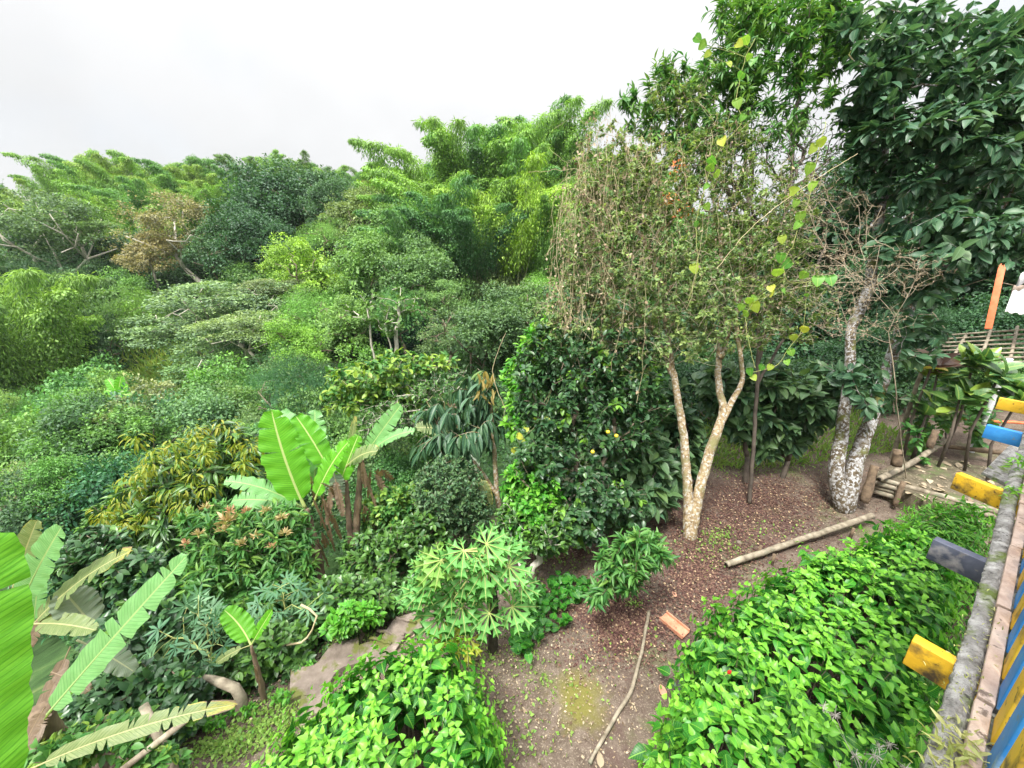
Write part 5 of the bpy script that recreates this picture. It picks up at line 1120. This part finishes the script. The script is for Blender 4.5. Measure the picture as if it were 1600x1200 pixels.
# --- big leaved dark shrubs behind the pale stems
for i, (lb, qx, qy, bl) in enumerate([
    ('big leaved dark shrub behind the pale stems at the shaded clearing', 1060, 770, [(1060, 700, (50, 60), 7.6, .5), (1040, 640, (50, 50), 8, .6), (1020, 740, (45, 40), 7.2, .4)]),
    ('dark shrub with big leaves arching over the shaded clearing', 1170, 735, [(1170, 640, (60, 50), 8.2, .7), (1210, 600, (50, 40), 8, .6), (1130, 600, (50, 40), 8.2, .5)]),
    ('dark shrub with big leaves and thin dark stem beside the sunlit grass', 1225, 735, [(1240, 660, (40, 40), 8.4, .5), (1200, 690, (30, 25), 8.4, .4), (1280, 620, (40, 45), 8, .5)]),
    ('dark shrub left of the clearing under the citrus tree', 1000, 800, [(990, 720, (45, 60), 6.9, .5), (1010, 780, (40, 30), 6.6, .4), (960, 790, (40, 30), 6.6, .4)])]):
    t = bl[0][3]; b = at(qx, qy, t); b[2] = hz1(b[0], b[1])
    hero('dark_big_leaved_shrub', lb, 'shrub', b, [([(b + at(bl[0][0], bl[0][1] + 30, t)) / 2], [.05], None)], bl, 240, L_BIG, .24, 8, 'bigdark', bark='darktwig', rt=.005, rmax=.05, step=.15, start=3, droop=.5)
# --- round leaved creeper on the ground
rV = thing('ground_creeper', onz(860, 960), 'creeper with round green leaves sprawling on the ground right of the papaya', 'creeper'); g = Geo(); gs = Geo()
pts = blob_targets([(835, 955, (35, 45), 4.2, .05), (870, 930, (40, 22), 4.4, .05), (905, 915, (30, 15), 4.5, .05), (880, 905, (28, 12), 4.6, .05), (818, 1000, (18, 30), 4.0, .05), (880, 970, (10, 8), 4.2, .02, 2)], 260)
P = np.array([CAM + (p - CAM) * ((.06 + .22 * rng.random() * (1 if abs(p[0]) < 9 else 1) - CAM[2]) / (p - CAM)[2]) for p in pts]); n = len(P)
leaf_arrays(L_HEART, P, rdir(n) * [1, 1, .2], UP + rdir(n) * .35 + np.array([0, -.2, 0]), rng.uniform(.06, .115, n), g, rng.random(n) * .5, np.zeros(n)); g.out('leaves', M['hib'], rV)
for k_ in range(9): gs.tube(np.array([P[i] * [1, 1, .3] + UP * .02 for i in np.argsort(((P - P[k_ * 20]) ** 2).sum(1))[:9]]), .003, 4, False)
gs.out('runners', M['greenvine'], rV)
#DECK

# ------------------------------------------------------------------ painted deck on the right
def paint(name, c1, c2, wear=(.22, .15, .08), wl=.56, wh=.66, scale=7, rough=.55):
    return surfmat(name, [(.3, c1), (.7, c2)], 5, rough=rough, bump=.25, patches=[(scale, wl, wh, wear), (scale * 4, .62, .68, tuple(q * .6 for q in wear))])
M['yellow'] = paint('worn_yellow_paint', (.62, .36, .02), (.80, .52, .05), (.12, .08, .035), .56, .70)
M['yellowdk'] = paint('dirty_yellow_paint', (.60, .34, .02), (.76, .47, .03), (.07, .05, .03), .47, .66, 9)
M['blue'] = paint('worn_blue_paint', (.02, .16, .50), (.05, .28, .66), (.25, .38, .5), .60, .72)
M['navy'] = paint('faded_dark_blue_paint', (.03, .035, .06), (.10, .11, .15), (.22, .21, .22), .52, .66)
M['greywood'] = surfmat('weathered_grey_wood', [(.3, (.10, .095, .085)), (.5, (.30, .29, .275)), (.7, (.52, .51, .49))], 16, bump=1.0, patches=[(5, .55, .64, (.15, .20, .05)), (40, .6, .66, (.07, .065, .06))])
M['pinkplank'] = surfmat('bleached_pink_plank', [(.3, (.36, .25, .20)), (.6, (.58, .45, .37)), (.8, (.68, .58, .5))], 8, bump=.5, patches=[(16, .62, .68, (.2, .15, .12))])
DD = nrm(onz(1600, 712, 3.0) - onz(1502, 1100, 3.0)); DN = np.array([-DD[1], DD[0], 0])
EP = at(1512, 1040, (3.0 - CAM[2]) / ray(1512, 1040)[2]); EP = np.array([EP[0], EP[1], 3.0])
def dk(a, n, z): return EP + DD * a + DN * n + UP * (z - 3.0)
def plank(g, a0, a1, n0, n1, z0, z1, cut=1):
    g.box((dk(a0, n0, z0) + dk(a1, n1, z1)) / 2, [DD, DN, UP], [abs(a1 - a0) / 2, abs(n1 - n0) / 2, abs(z1 - z0) / 2])
def bevel(o, w_=.004):
    m = o.modifiers.new('bevel', 'BEVEL'); m.width = w_; m.segments = 2; m.limit_method = 'ANGLE'; return o
def edge_a(px, py, z=3.0):
    p = onz(px, py, z); return float((p - EP) @ DD), float((p - EP) @ DN)
# joists (painted beam ends)
for (ox, oy, ix, iy, mt, lb) in [(1428, 995, 1512, 1043, 'yellowdk', 'mossy yellow painted beam end sticking out nearest the bottom right corner'), (1461, 840, 1552, 880, 'navy', 'dark blue painted beam end between two yellow ones'),
                                  (1498, 738, 1578, 770, 'yellowdk', 'stained yellow beam end above the dark blue one'), (1543, 663, 1604, 678, 'blue', 'bright blue beam end under the topmost yellow one'), (1562, 621, 1612, 630, 'yellow', 'clean yellow beam end, topmost at the right edge')]:
    a, n = edge_a(ix, iy, 3.0); a2, n2 = edge_a(ox, oy, 3.0)
    g = Geo(); p0 = dk(a, n - .25, 3.0); p1 = onz(ox, oy, 3.0); ax = nrm(p1 - dk(a, n, 3.0)); sd_ = nrm(np.cross(UP, ax)); Lb = np.linalg.norm(p1 - dk(a, n, 3.0)) + .25
    g.box(p1 - ax * Lb / 2 - UP * .07 , [ax, sd_, UP], [Lb / 2, .03, .07]); bevel(tag(g.out('painted_beam', M[mt], None), lb, 'beam', 'painted beam ends along the deck'))
# weathered edge log, plank, rail
g = Geo(); NN = 420; prof = np.array([(-.030, -.03), (-.032, .006), (-.022, .017), (-.008, .021), (.006, .020), (.020, .014), (.031, .002), (.034, -.03), (.0, -.036)]); aa = np.linspace(-.9, 5.2, NN)
grain = np.cumsum(rng.normal(size=(NN, 9)), axis=0); grain -= np.linspace(0, 1, NN)[:, None] * grain[-1]; grain = np.clip(grain / 9, -1, 1)
V = np.array([[dk(a, q[0] + .004 * grain[i, j] + .003 * rng.normal() * .6 - .006 * math.sin(a * 2.3), 3.02 + q[1] + .005 * grain[i, (j * 2) % 9] + .0015 * rng.normal()) for j, q in enumerate(prof)] for i, a in enumerate(aa)]).reshape(-1, 3)
ii = (np.arange(NN - 1)[:, None] * 9); jj = np.arange(9)[None]; j2 = (jj + 1) % 9
g.add(V, np.stack([ii + jj, ii + j2, ii + 9 + j2, ii + 9 + jj], -1).reshape(-1, 4), None)
tag(g.out('edge_board', M['greywood'], None, True), 'long weathered grey edge timber with moss running along the deck', 'timber')
root = thing('deck_floor', dk(1, -.5, 2.9), 'bleached pinkish plank edge of the raised deck inside the grey timber', 'deck')
for k_ in range(9):
    g = Geo(); a = -.9 + k_ * .68; g.box(dk(a + .335, -.05 - .004 * (k_ % 2), 3.045 + .002 * (k_ % 3)), [DD, DN, UP], [.332, .021, .014]); bevel(g.out('plank', M['pinkplank'], root), .003)
for k_ in range(5):
    g = Geo(); plank(g, -.9, 5.2, -.075 - .2 * k_, -.265 - .2 * k_, 2.985, 3.01); bevel(g.out('floor_board', M['greywood'], root), .003)
root = thing('balustrade', dk(1, -.25, 3.03), 'blue and yellow painted wooden slat railing on the deck at the right edge', 'railing')
g = Geo(); plank(g, -1.4, 5.2, -.105, -.14, 3.04, 3.13); bevel(g.out('bottom_rail', M['blue'], root))
g = Geo(); plank(g, -1.4, 5.2, -.105, -.14, 3.92, 4.00); bevel(g.out('top_rail', M['blue'], root))
for k_ in range(36):
    a = -1.3 + k_ * .18; g = Geo(); plank(g, a, a + .125, -.078, -.10, 3.05, 3.98); bevel(g.out('slat', M['yellow' if k_ % 2 else 'blue'], root), .003)
# small light green plants growing on the edge log
for i, (px, py, z, n, sz, lb) in enumerate([(1495, 1185, 3.05, 150, .045, 'pale green weed tuft growing on the grey timber at the bottom'), (1520, 1060, 3.05, 160, .018, 'moss and small weeds on the middle of the grey timber'), (1583, 770, 3.05, 45, .05, 'grassy weed tuft where the grey timber meets the stained beam'), (1594, 728, 3.08, 30, .06, 'long leaved weed beside the blue beam')]):
    c = onz(px, py, z); Pw = c + rng.normal(size=(n, 3)) * [.035, .035, .02] + (DD * rng.normal(size=(n, 1)) * (.28 if i == 1 else .08)); g = Geo(); leaf_arrays(L_LANCE, Pw, rdir(n) + UP * .5, rdir(n) + UP, sz * rng.uniform(.6, 1.2, n), g, None, rng.uniform(.3, 1, n))
    tag(g.out('weeds', M['hib'] if i > 1 else leafmat('pale_weed_leaf', (.2, .32, .06), (.4, .48, .12), (.62, .6, .28)), None), lb, 'weeds', None, 'stuff')

# ------------------------------------------------------------------ log terrace, lattice roof and the corner of the next house
TZ = .45; 
tp = [onz(1365, 740, TZ), onz(1470, 690, TZ), onz(1600, 705, TZ), onz(1640, 760, TZ), onz(1560, 800, TZ), onz(1440, 780, TZ)]
g = Geo(); top = np.array(tp); c = top.mean(0); g.add(np.vstack([top, [c]]), None, np.array([[i, (i + 1) % 6, 6] for i in range(6)])[:, ::-1]); V6 = np.vstack([top, top - UP * 1.2]); g.add(V6, np.array([[i, (i + 1) % 6, 6 + (i + 1) % 6, 6 + i] for i in range(6)]))
M['soil'] = surfmat('terrace_soil', [(.3, (.06, .05, .03)), (.7, (.17, .14, .095))], 8, bump=.8, patches=[(3, .55, .65, (.10, .12, .05)), (25, .62, .66, (.42, .36, .26))])
tag(g.out('terrace', M['soil'], None), None, None, None, 'structure')
def pole(name, pts, r, label, cat, mat='pole', group=None, nodes=6, caps=True):
    root = thing(name, pts[0], label, cat, group); s = Skel(pts[0]); s.dense(pts[1:], 0, [r] * (len(pts) - 1) if np.isscalar(r) else list(r), step=.1, wob=.003); s.minr[0] = s.minr[1]
    for i in s.minr: 
        if nodes and i % nodes == 0: s.minr[i] *= 1.12
        if not nodes: s.minr[i] *= 1 + .07 * rng.normal()
    g = Geo(); s.build(g, k=16); g.out('shaft', M[mat], root, False)
    if name == 'bamboo_pole':
        e = s.P[-1]; ax = nrm(e - s.P[-2]); g = Geo(); g.tube([e + ax * .001, e + ax * .004], (s.minr[len(s.P) - 1]) * .62, 12); g.out('dark_end_disc', surfmat('hollow_shade', [(.3, (.01, .008, .006)), (.7, (.03, .025, .02))], 10, bump=0), root)  # solid disc, the shade inside the cane put into its colour
    return root
w0 = onz(1372, 748, TZ + .02) - UP * 0; w1 = onz(1560, 800, TZ + .02)
for k_ in range(4):
    o_ = UP * (-.09 * k_ + .0) + nrm(np.array([-.5, -.8, 0])) * .03 * (k_ % 2)
    pole('bamboo_pole', [w1 + o_, (w0 + w1) / 2 + o_, w0 + o_ + (w0 - w1) * .02 * k_], .045, ['topmost horizontal bamboo log of the terrace wall', 'second bamboo log from the top of the terrace wall', 'third bamboo log from the top of the terrace wall', 'lowest bamboo log of the terrace wall, partly behind leaves'][k_], 'log', group='stacked bamboo logs of the terrace wall')
tr_ = 7.4
pole('bamboo_pole', [at(1476, 688, 8.6), at(1430, 720, 8.0), at(1374, 748, 7.3)], .05, 'slanting bamboo pole resting on the terrace edge', 'pole', nodes=5)
for a, b, r, lb in [((1350, 785), (1367, 728), .065, 'short thick post left of the stacked logs'), ((1398, 790), (1412, 752), .04, 'thin stake in front of the stacked logs'), ((1400, 728), (1403, 703), .07, 'cut stump post behind the slanting bamboo pole'), ((1452, 700), (1463, 672), .05, 'dark stump at the upper end of the slanting pole')]:
    pole('wooden_post', [at(*a, 7.3), at(*b, 7.25)], r, lb, 'post', 'wood', nodes=0)
pole('wooden_log', [at(1475, 697, 8.6), at(1570, 708, 7.9)], .045, 'thin dark log along the back of the terrace', 'log', 'wood', nodes=0)
for (a, b, w_, lb) in [((1560, 742), (1600, 700), .11, 'wide weathered grey plank leaning behind the blue beam'), ((1575, 752), (1612, 722), .07, 'narrow grey plank beside the wide leaning one')]:
    p0, p1 = at(*a, 4.6), at(*b, 4.9); ax = nrm(p1 - p0); nn = cam_dir(p0); sd_ = nrm(np.cross(ax, nn)); g = Geo(); g.box((p0 + p1) / 2, [ax, sd_, np.cross(ax, sd_)], [np.linalg.norm(p1 - p0) / 2 + .12, w_, .02]); bevel(tag(g.out('grey_plank', M['greywood'], None), lb, 'plank'))
g = Geo(); n = 45; P = np.array([onz(rng.uniform(1400, 1560), rng.uniform(700, 785), TZ + .015) for _ in range(n)]); P = P[(P[:, 0] > 5)]; n = len(P)
leaf_arrays(L_OVATE, P, rdir(n) * [1, 1, .1], UP + rdir(n) * .3, rng.uniform(.10, .2, n), g, None, rng.uniform(.2, 1, n)); tag(g.out('fallen_leaves', M['dead'], None), 'dry brown leaves scattered on the log terrace', 'leaf litter', None, 'stuff')
# lattice roof
root = thing('lattice_roof', at(1540, 545, 9.5), 'thin bamboo lattice roof of a shelter at the right edge', 'roof')
for k_ in range(9):
    y = 520 + k_ * 6.2; g = Geo(); g.tube([at(1488 - k_ * 5 + (k_ > 5) * 10, y + 3, 9.5 - k_ * .22), at(1660, y - 9 + k_ * 1.5, 9.2 - k_ * .22)], .022, 6); g.out('lath', M['pole'], root, True)
for (a, b) in [((1510, 522), (1478, 578)), ((1590, 510), (1575, 575)), ((1548, 516), (1528, 572))]:
    g = Geo(); g.tube([at(*a, 9.55), at(*b, 7.75)], .03, 6); g.out('rafter', M['pole'], root, True)
white, nd, lk = newmat('white_paint'); 
M['white'] = surfmat('white_paint_worn', [(.3, (.55, .55, .55)), (.7, (.78, .78, .8))], 6, rough=.6, bump=.1, patches=[(9, .62, .7, (.4, .38, .34))])
bpy.data.materials.remove(white)
for (a, b, lb) in [((1578, 560), (1566, 660), 'white round post under the lattice roof'), ((1447, 560), (1440, 650), 'thin bamboo post at the left end of the lattice roof')]:
    p = at(*a, 7.9); pole('roof_post', [np.array([p[0], p[1], .3]), p], .045 if 'white' in lb else .035, lb, 'post', 'white' if 'white' in lb else 'pole', nodes=0)
M['orange'] = surfmat('orange_paint', [(.3, (.68, .14, .05)), (.7, (.80, .22, .10))], 8, rough=.6, bump=.1)
g = Geo(); a_, b_ = at(1567, 412, 8.6), at(1544, 514, 8.6); ax = nrm(a_ - b_); sd_ = nrm(np.cross(ax, cam_dir(a_))); g.box((a_ + b_) / 2 , [ax, sd_, np.cross(ax, sd_)], [np.linalg.norm(a_ - b_) / 2, .055, .03]); bevel(tag(g.out('orange_post', M['orange'], None), 'orange painted slanting pole standing behind the lattice roof', 'pole'))
# corner of the neighbouring roof
root = thing('house_roof', at(1640, 470, 8.8), 'grey white corrugated roof corner at the right edge', 'roof')
g = Geo(); q = [at(1582, 455, 8.8), at(1570, 487, 8.6), at(1680, 500, 7.6), at(1680, 440, 8.6)]
N_ = 26; Vr = []; 
for i in range(N_ + 1):
    f = i / N_; a_ = q[1] * (1 - f) + q[2] * f; b_ = q[0] * (1 - f) + q[3] * f; Vr += [a_ + UP * .025 * math.sin(i * 1.7), b_ + UP * .025 * math.sin(i * 1.7), a_ + UP * (.025 * math.sin(i * 1.7) - .012), b_ + UP * (.025 * math.sin(i * 1.7) - .012)]
Qr = []
for i in range(N_): j = i * 4; Qr += [[j, j + 4, j + 5, j + 1], [j + 2, j + 3, j + 7, j + 6], [j, j + 2, j + 6, j + 4], [j + 1, j + 5, j + 7, j + 3]]
g.add(Vr, np.array(Qr)); g.out('roof_sheet', M['white'], root)
g = Geo(); g.box((at(1592, 438, 8.7) + at(1660, 400, 8.7)) / 2, [nrm(at(1660, 400, 8.7) - at(1592, 438, 8.7)), UP, nrm(np.cross(nrm(at(1660, 400, 8.7) - at(1592, 438, 8.7)), UP))], [.55, .14, .02]); g.out('white_board', M['white'], root)
g = Geo(); g.box(at(1640, 455, 8.9), [[1, 0, 0], [0, 1, 0], [0, 0, 1]], [.5, .3, .12]); g.out('gable', M['pinkplank'], root)
# red and white low bar behind the broad leaved plants
pole('painted_bar', [at(1508, 655, 9.5), at(1610, 662, 9.0)], .03, 'thin red and white bar low behind the broad leaved plants', 'bar', 'orange', nodes=0)
# broad strap leaved plants
M['strap'] = leafmat('strap_leaf', (.03, .11, .04), (.10, .24, .07), (.30, .42, .05), rough=.3, trans=.25, rib=True, spec=.6)
M['strapred'] = leafmat('red_strap_leaf', (.07, .03, .03), (.14, .07, .04), (.3, .26, .05), rough=.4)
for px, py, t, n, lb, mt in [(1520, 570, 7.6, 34, 'broad strap leaved plant with upright bright tips before the lattice roof', 'strap'), (1465, 585, 7.8, 26, 'strap leaved plant left of the white post', 'strap'), (1560, 590, 7.3, 26, 'strap leaved plant right before the white post', 'strap'), (1500, 620, 7.6, 26, 'lower strap leaved plant over the back log of the terrace', 'strap'), (1450, 640, 7.9, 20, 'small strap leaved plant beside the dark stump', 'strap'), (1455, 575, 7.7, 12, 'reddish leaved plant tuft at the left end of the lattice roof', 'strapred'), (1595, 620, 7.0, 22, 'strap leaved plant half hidden at the right edge under the roof', 'strap')]:
    c = at(px, py, t); gz_ = hz1(c[0], c[1]); root = thing('strap_leaved_plant', (c[0], c[1], gz_), lb, 'plant'); g = Geo(); g.tube([np.array([c[0] + .1, c[1], gz_]), (c + np.array([c[0], c[1], gz_])) / 2 + rng.normal(size=3) * .06, c], [.03, .025, .02], 6); g.out('stem', M['darktwig'], root, True)
    g = Geo(); dd = rdir(n); dd[:, 2] = np.abs(dd[:, 2]) * .8; leaf_arrays(L_BIG, c + rng.normal(size=(n, 3)) * .08, dd + UP * .25, dd * .2 + UP + np.array([0, -.5, 0]) * 1.0, .42 * rng.uniform(.6, 1.15, n), g, None, rng.choice([0, .1, .8], n, p=[.5, .35, .15])); g.out('leaves', M[mt], root)
for (px, py, lb) in [(1480, 640, 'thin upright dark stemmed shrub behind the terrace log'), (1530, 660, 'thin stemmed shrub behind the terrace near the blue beam'), (1440, 690, 'little leafy sapling beside the stump behind the slanting pole')]:
    b = at(px, py + 40, 8.3); hero('thin_shrub', lb, 'shrub', b, [([at(px, py - 20, 8.3)], [.015], None)], [(px, py - 10, (28, 50), 8.3, .4)], 60, L_OVATE, .15, 7, 'medleaf', bark='darktwig', rt=.005, step=.15, fresh=.5, freshp=.2, start=2)

# ------------------------------------------------------------------ poles and small things in the yard
a_ = onz(1135, 882, .10); b_ = onz(1362, 806, .22); pole('bamboo_pole', [b_, (a_ + b_) / 2, a_], .045, 'thick bamboo pole lying slightly raised behind the hibiscus hedge', 'pole', nodes=7)
for (px, py, py2, lb) in [(1184, 868, 845, 'short stake propping the near part of the raised bamboo pole'), (1205, 882, 862, 'grey stake under the middle of the raised bamboo pole'), (1328, 840, 822, 'short stake under the far end of the raised bamboo pole')]:
    p = onz(px, py, 0); pole('wooden_stake', [p - UP * .05, p + UP * .2 + np.array([.01, 0, 0])], .022, lb, 'stake', 'wood', nodes=0)
pole('bent_branch', [onz(1014, 955, .05), onz(1000, 1030, .05), onz(984, 1085, .05), onz(955, 1130, .04), onz(922, 1192, .04)], [.018, .02, .019, .017], 'thin bent grey branch lying across the bare ground', 'branch', nodes=0)
root = thing('wooden_rail', at(190, 1200, 3.3), 'grey bamboo rail tied to a post at the lower left', 'rail')
q0, q1 = at(175, 1215, 3.1), at(290, 1126, 3.2); s = Skel(q0); s.path([q0 + (q1 - q0) * f for f in (.34, .67, 1)], 0, [.026] * 3); s.minr[0] = .026; g = Geo(); s.build(g, k=10); g.out('rail', M['pole'], root, True)
q0, q1 = at(285, 1230, 3.25), at(224, 1102, 3.2); s = Skel(q0); s.path([q0 + (q1 - q0) * f for f in (.34, .67, 1)], 0, [.032] * 3); s.minr[0] = .032; g = Geo(); s.build(g, k=10); g.out('post', M['pole'], root, True)
pole('rotten_stump', [at(378, 1112, 4.2), at(376, 1090, 4.15), at(368, 1074, 4.1), at(345, 1066, 4.1), at(312, 1056, 4.1)], [.055, .055, .045, .02], 'broken pale rotten stump with a bent top beside the dead banana leaf', 'stump', 'pole', nodes=0)
# forked pale twig beside the low shrub
pole('bare_twig', [at(470, 945, 4.6), at(495, 962, 4.6), at(488, 985, 4.6), at(470, 1005, 4.6), at(448, 1008, 4.6)], .012, 'pale bent bare twig in front of the dark low shrubs', 'twig', 'vine', nodes=0)
# terracotta tile
M['terra'] = surfmat('terracotta', [(.3, (.40, .16, .09)), (.7, (.62, .30, .19))], 12, bump=.4)
p = onz(1053, 979, 0); ax = nrm(onz(1072, 995, 0) - onz(1036, 965, 0)); ay = np.cross(UP, ax); root = thing('broken_tile', p, 'broken orange terracotta tile lying in the leaf litter', 'tile')
g = Geo(); g.box(p + UP * .018, [ax, ay, UP], [.17, .085, .014]); bevel(g.out('base', M['terra'], root), .004)
for sgn in (1, -1): g = Geo(); g.box(p + UP * .045 + ay * sgn * .078, [ax, ay, UP], [.168, .008, .016]); bevel(g.out('rim', M['terra'], root), .003)
# old concrete at the path, and the steps
M['conc'] = surfmat('old_concrete', [(.3, (.11, .085, .068)), (.6, (.21, .17, .14)), (.8, (.36, .30, .26))], 6, bump=.6, patches=[(4, .52, .6, (.11, .12, .03)), (14, .6, .66, (.16, .13, .1))])
for i, (a, b, w_, h_, lb) in enumerate([((455, 1078), (560, 1012), .26, .05, 'mossy old concrete slab at the lower end of the path'), ((465, 1118), (520, 1075), .22, .04, 'cracked concrete slab beside the hibiscus bush'), ((560, 1035), (655, 965), .22, .03, 'upper concrete strip of the path next to the hibiscus bush')]):
    p0, p1 = onz(*a), onz(*b); ax = nrm(p1 - p0); g = Geo(); L = np.linalg.norm(p1 - p0); n = 14; ff = np.linspace(0, 1, n)
    Vt = []; 
    for f in ff:
        for sgn in (-1, 1): q = p0 + ax * L * f + np.cross(UP, ax) * sgn * w_ * (1 + .02 * rng.normal()) * .72; q = q + np.cross(UP, ax) * sgn * w_ * .22 * math.sin(f * 9 + sgn * 2 + i * 3) + ax * .05 * sgn; Vt += [q + UP * (h_ * .4 + .01 * math.sin(f * 13)), q - UP * .1]
    Vt = np.array(Vt); Qs = []
    for k_ in range(n - 1): j = k_ * 4; Qs += [[j, j + 4, j + 6, j + 2], [j, j + 1, j + 5, j + 4], [j + 2, j + 6, j + 7, j + 3]]
    Qs += [[0, 2, 3, 1], [4 * n - 4, 4 * n - 3, 4 * n - 1, 4 * n - 2]]; g.add(Vt, np.array(Qs)); bevel(tag(g.out('concrete_slab', M['conc'], None), lb, 'slab'), .008)
for i, (a, b) in enumerate([((577, 998), (612, 1006)), ((590, 985), (632, 994)), ((618, 966), (650, 974)), ((632, 950), (660, 955))]):
    p0, p1 = onz(*a), onz(*b); ax = nrm(p1 - p0); g = Geo(); L = np.linalg.norm(p1 - p0); P = np.array([p0 + ax * L * f + UP * .015 + rng.normal(size=3) * .008 for f in np.linspace(0, 1, 8)]); g.tube(P, .02, 6)
    tag(g.out('step_edge', M['conc'], None), ['lowest pale concrete step edge on the sloping path', 'second pale concrete step edge from the bottom of the path', 'third pale concrete step edge from the bottom of the path', 'topmost concrete step edge beside the papaya leaves'][i], 'step')
g = Geo(); p = onz(1070, 1085, .03); P = [onz(1064, 1055, .05), onz(1060, 1090, .06), onz(1068, 1110, .05)]; g.tube(P, .03, 7); tag(g.out('dark_stone', surfmat('dark_stone', [(.3, (.05, .05, .05)), (.7, (.2, .2, .2))], 9), None, True), 'dark grey curved piece of stone at the left foot of the hedge', 'stone')
for i, (px, py, r, c, lb) in enumerate([(1155, 848, .05, 'conc', 'pale stone lying on the litter right of the pale stems'), (1195, 790, .03, 'conc', 'small pale stone in the shaded clearing')]):
    p = onz(px, py, .01); f = np.linspace(0, 1, 6); g = Geo(); g.tube(p + (f[:, None] - .2) * UP * r * .8, r * np.sqrt(np.clip(1 - (2 * f - 1) ** 2, .05, 1)), 7); tag(g.out('stone', M[c], None, True), lb, 'stone')
for i, (px, py, sz, lb) in enumerate([(1037, 1082, .16, 'pinkish dry leaf lying alone beside the hedge foot'), (938, 1192, .14, 'brown curled dry leaf at the lower end of the bent branch'), (922, 945, .1, 'orange dry leaf near the foot of the young tree'), (1055, 925, .12, 'orange brown dry leaf on the litter left of the raised pole')]):
    g = Geo(); leaf_arrays(L_OVATE, [onz(px, py + 8, .02)], [[.2, 1, .05]], [[.1, -.3, 1]], sz, g, None, np.array([.5])); tag(g.out('dry_leaf', leafmat('dry_leaf_single_%d' % i, (.55, .24, .17), (.6, .3, .2), (.62, .33, .22), rough=.8, trans=.1) if i != 1 else M['dead'], None), lb, 'leaf')

# leaf litter and small weeds
def litter(bl, n, sz, mat, fr, lbl, name):
    g = Geo(); P = []
    for (px, py, rx, ry, w_) in bl:
        k = int(n * w_); q = rng.normal(size=(k, 2)) * .55
        P += [onz(px + a * rx, py + b * ry, .012) for a, b in q if py + b * ry < 1215]
    P = np.array(P); P[:, 2] += rng.random(len(P)) * .015 + hz(P[:, 0], P[:, 1]); m = len(P)
    leaf_arrays(L_FAR, P, rdir(m) * [1, 1, .25], UP + rdir(m) * .45, sz * rng.uniform(.5, 1.4, m), g, rng.random(m) ** 1.6, fr(m)); tag(g.out(name, M[mat], None), lbl, 'leaf litter', None, 'stuff')
litter([(940, 930, 80, 35, .3), (960, 980, 90, 50, .5), (1130, 820, 150, 60, 1.0), (1090, 900, 60, 60, .5), (1230, 770, 120, 30, .6), (870, 860, 60, 20, .2)], 9500, .034, 'litter', lambda m: (rng.random(m) < .07) * rng.uniform(.3, 1, m), 'purple brown fallen leaves scattered over the bare yard', 'leaf_litter')
litter([(880, 1080, 150, 120, 1), (700, 1000, 200, 60, .5), (500, 1080, 200, 80, .6), (1200, 800, 200, 60, .5)], 1000, .028, 'dead', lambda m: rng.uniform(0, 1, m) ** 2, 'pale dry leaf bits scattered on the bare soil', 'leaf_bits')
g = Geo(); P = []
for (px, py, rx, ry, k) in [(900, 920, 60, 20, 120), (860, 1060, 90, 60, 160), (800, 1150, 60, 60, 200), (1120, 860, 60, 30, 200), (1210, 830, 90, 20, 160), (430, 1120, 60, 40, 900), (350, 1160, 70, 30, 900), (560, 990, 60, 25, 500), (740, 1030, 40, 40, 350), (820, 1010, 30, 50, 200), (960, 1010, 90, 60, 80), (1000, 870, 60, 15, 150), (650, 930, 60, 20, 400), (1190, 735, 120, 10, 500), (880, 880, 60, 20, 150), (1120, 840, 20, 12, 160), (990, 945, 14, 6, 60)]:
    q = rng.normal(size=(k, 2)) * .6; P += [onz(px + a * rx, py + b * ry, .0) for a, b in q]
P = np.array(P); P[:, 2] = hz(P[:, 0], P[:, 1]) + rng.random(len(P)) * .05; m = len(P)
leaf_arrays(L_FAR, P, rdir(m) + UP * .5, rdir(m) + UP, rng.uniform(.02, .06, m), g, None, rng.random(m) * .5); tag(g.out('small_weeds', M['grass'], None), 'small green weeds sprinkled on the path and the yard soil', 'weeds', None, 'stuff')
# grassy slope beyond the gully and sunlit grass beyond the clearing
g = Geo(); P = []
for (px, py, rx, ry, k) in [(240, 600, 60, 70, 5200), (300, 620, 50, 40, 2500), (200, 540, 50, 25, 1500)]:
    for a, b in rng.normal(size=(k, 2)) * .6:
        t = 28 - b * ry * .06; p = at(px + a * rx, py + b * ry, t); P.append([p[0], p[1], 0])
P = np.array(P); P[:, 2] = hz(P[:, 0], P[:, 1]); m = len(P); leaf_arrays(L_NARROW, P, rdir(m) * .6 + UP, rdir(m), rng.uniform(.3, .9, m), g, None, rng.random(m)); tag(g.out('slope_grass', M['grass'], None), 'tall light grass on the open slope beyond the gully', 'grass', None, 'stuff')
g = Geo(); P = np.stack([rng.uniform(3.5, 9.5, 9000), rng.uniform(7.8, 12, 9000), np.zeros(9000)], -1); P[:, 2] = hz(P[:, 0], P[:, 1]); m = len(P); leaf_arrays(L_NARROW, P, rdir(m) * .7 + UP, rdir(m), rng.uniform(.08, .22, m), g, None, rng.random(m) * .6); tag(g.out('back_grass', M['grass'], None), 'sunlit green grass behind the shaded clearing', 'grass', None, 'stuff')

# ------------------------------------------------------------------ thin humid air
g = Geo(); g.box([0, 70, 15], np.eye(3), [230, 135, 45])
hm, nd, lk = newmat('humid_air'); o_ = nd.new('ShaderNodeOutputMaterial'); v_ = nd.new('ShaderNodeVolumePrincipled'); v_.inputs['Color'].default_value = (.93, .96, 1, 1); v_.inputs['Density'].default_value = .0002; lk.new(v_.outputs[0], o_.inputs['Volume'])
tag(g.out('haze', hm, None), None, None, None, 'stuff')
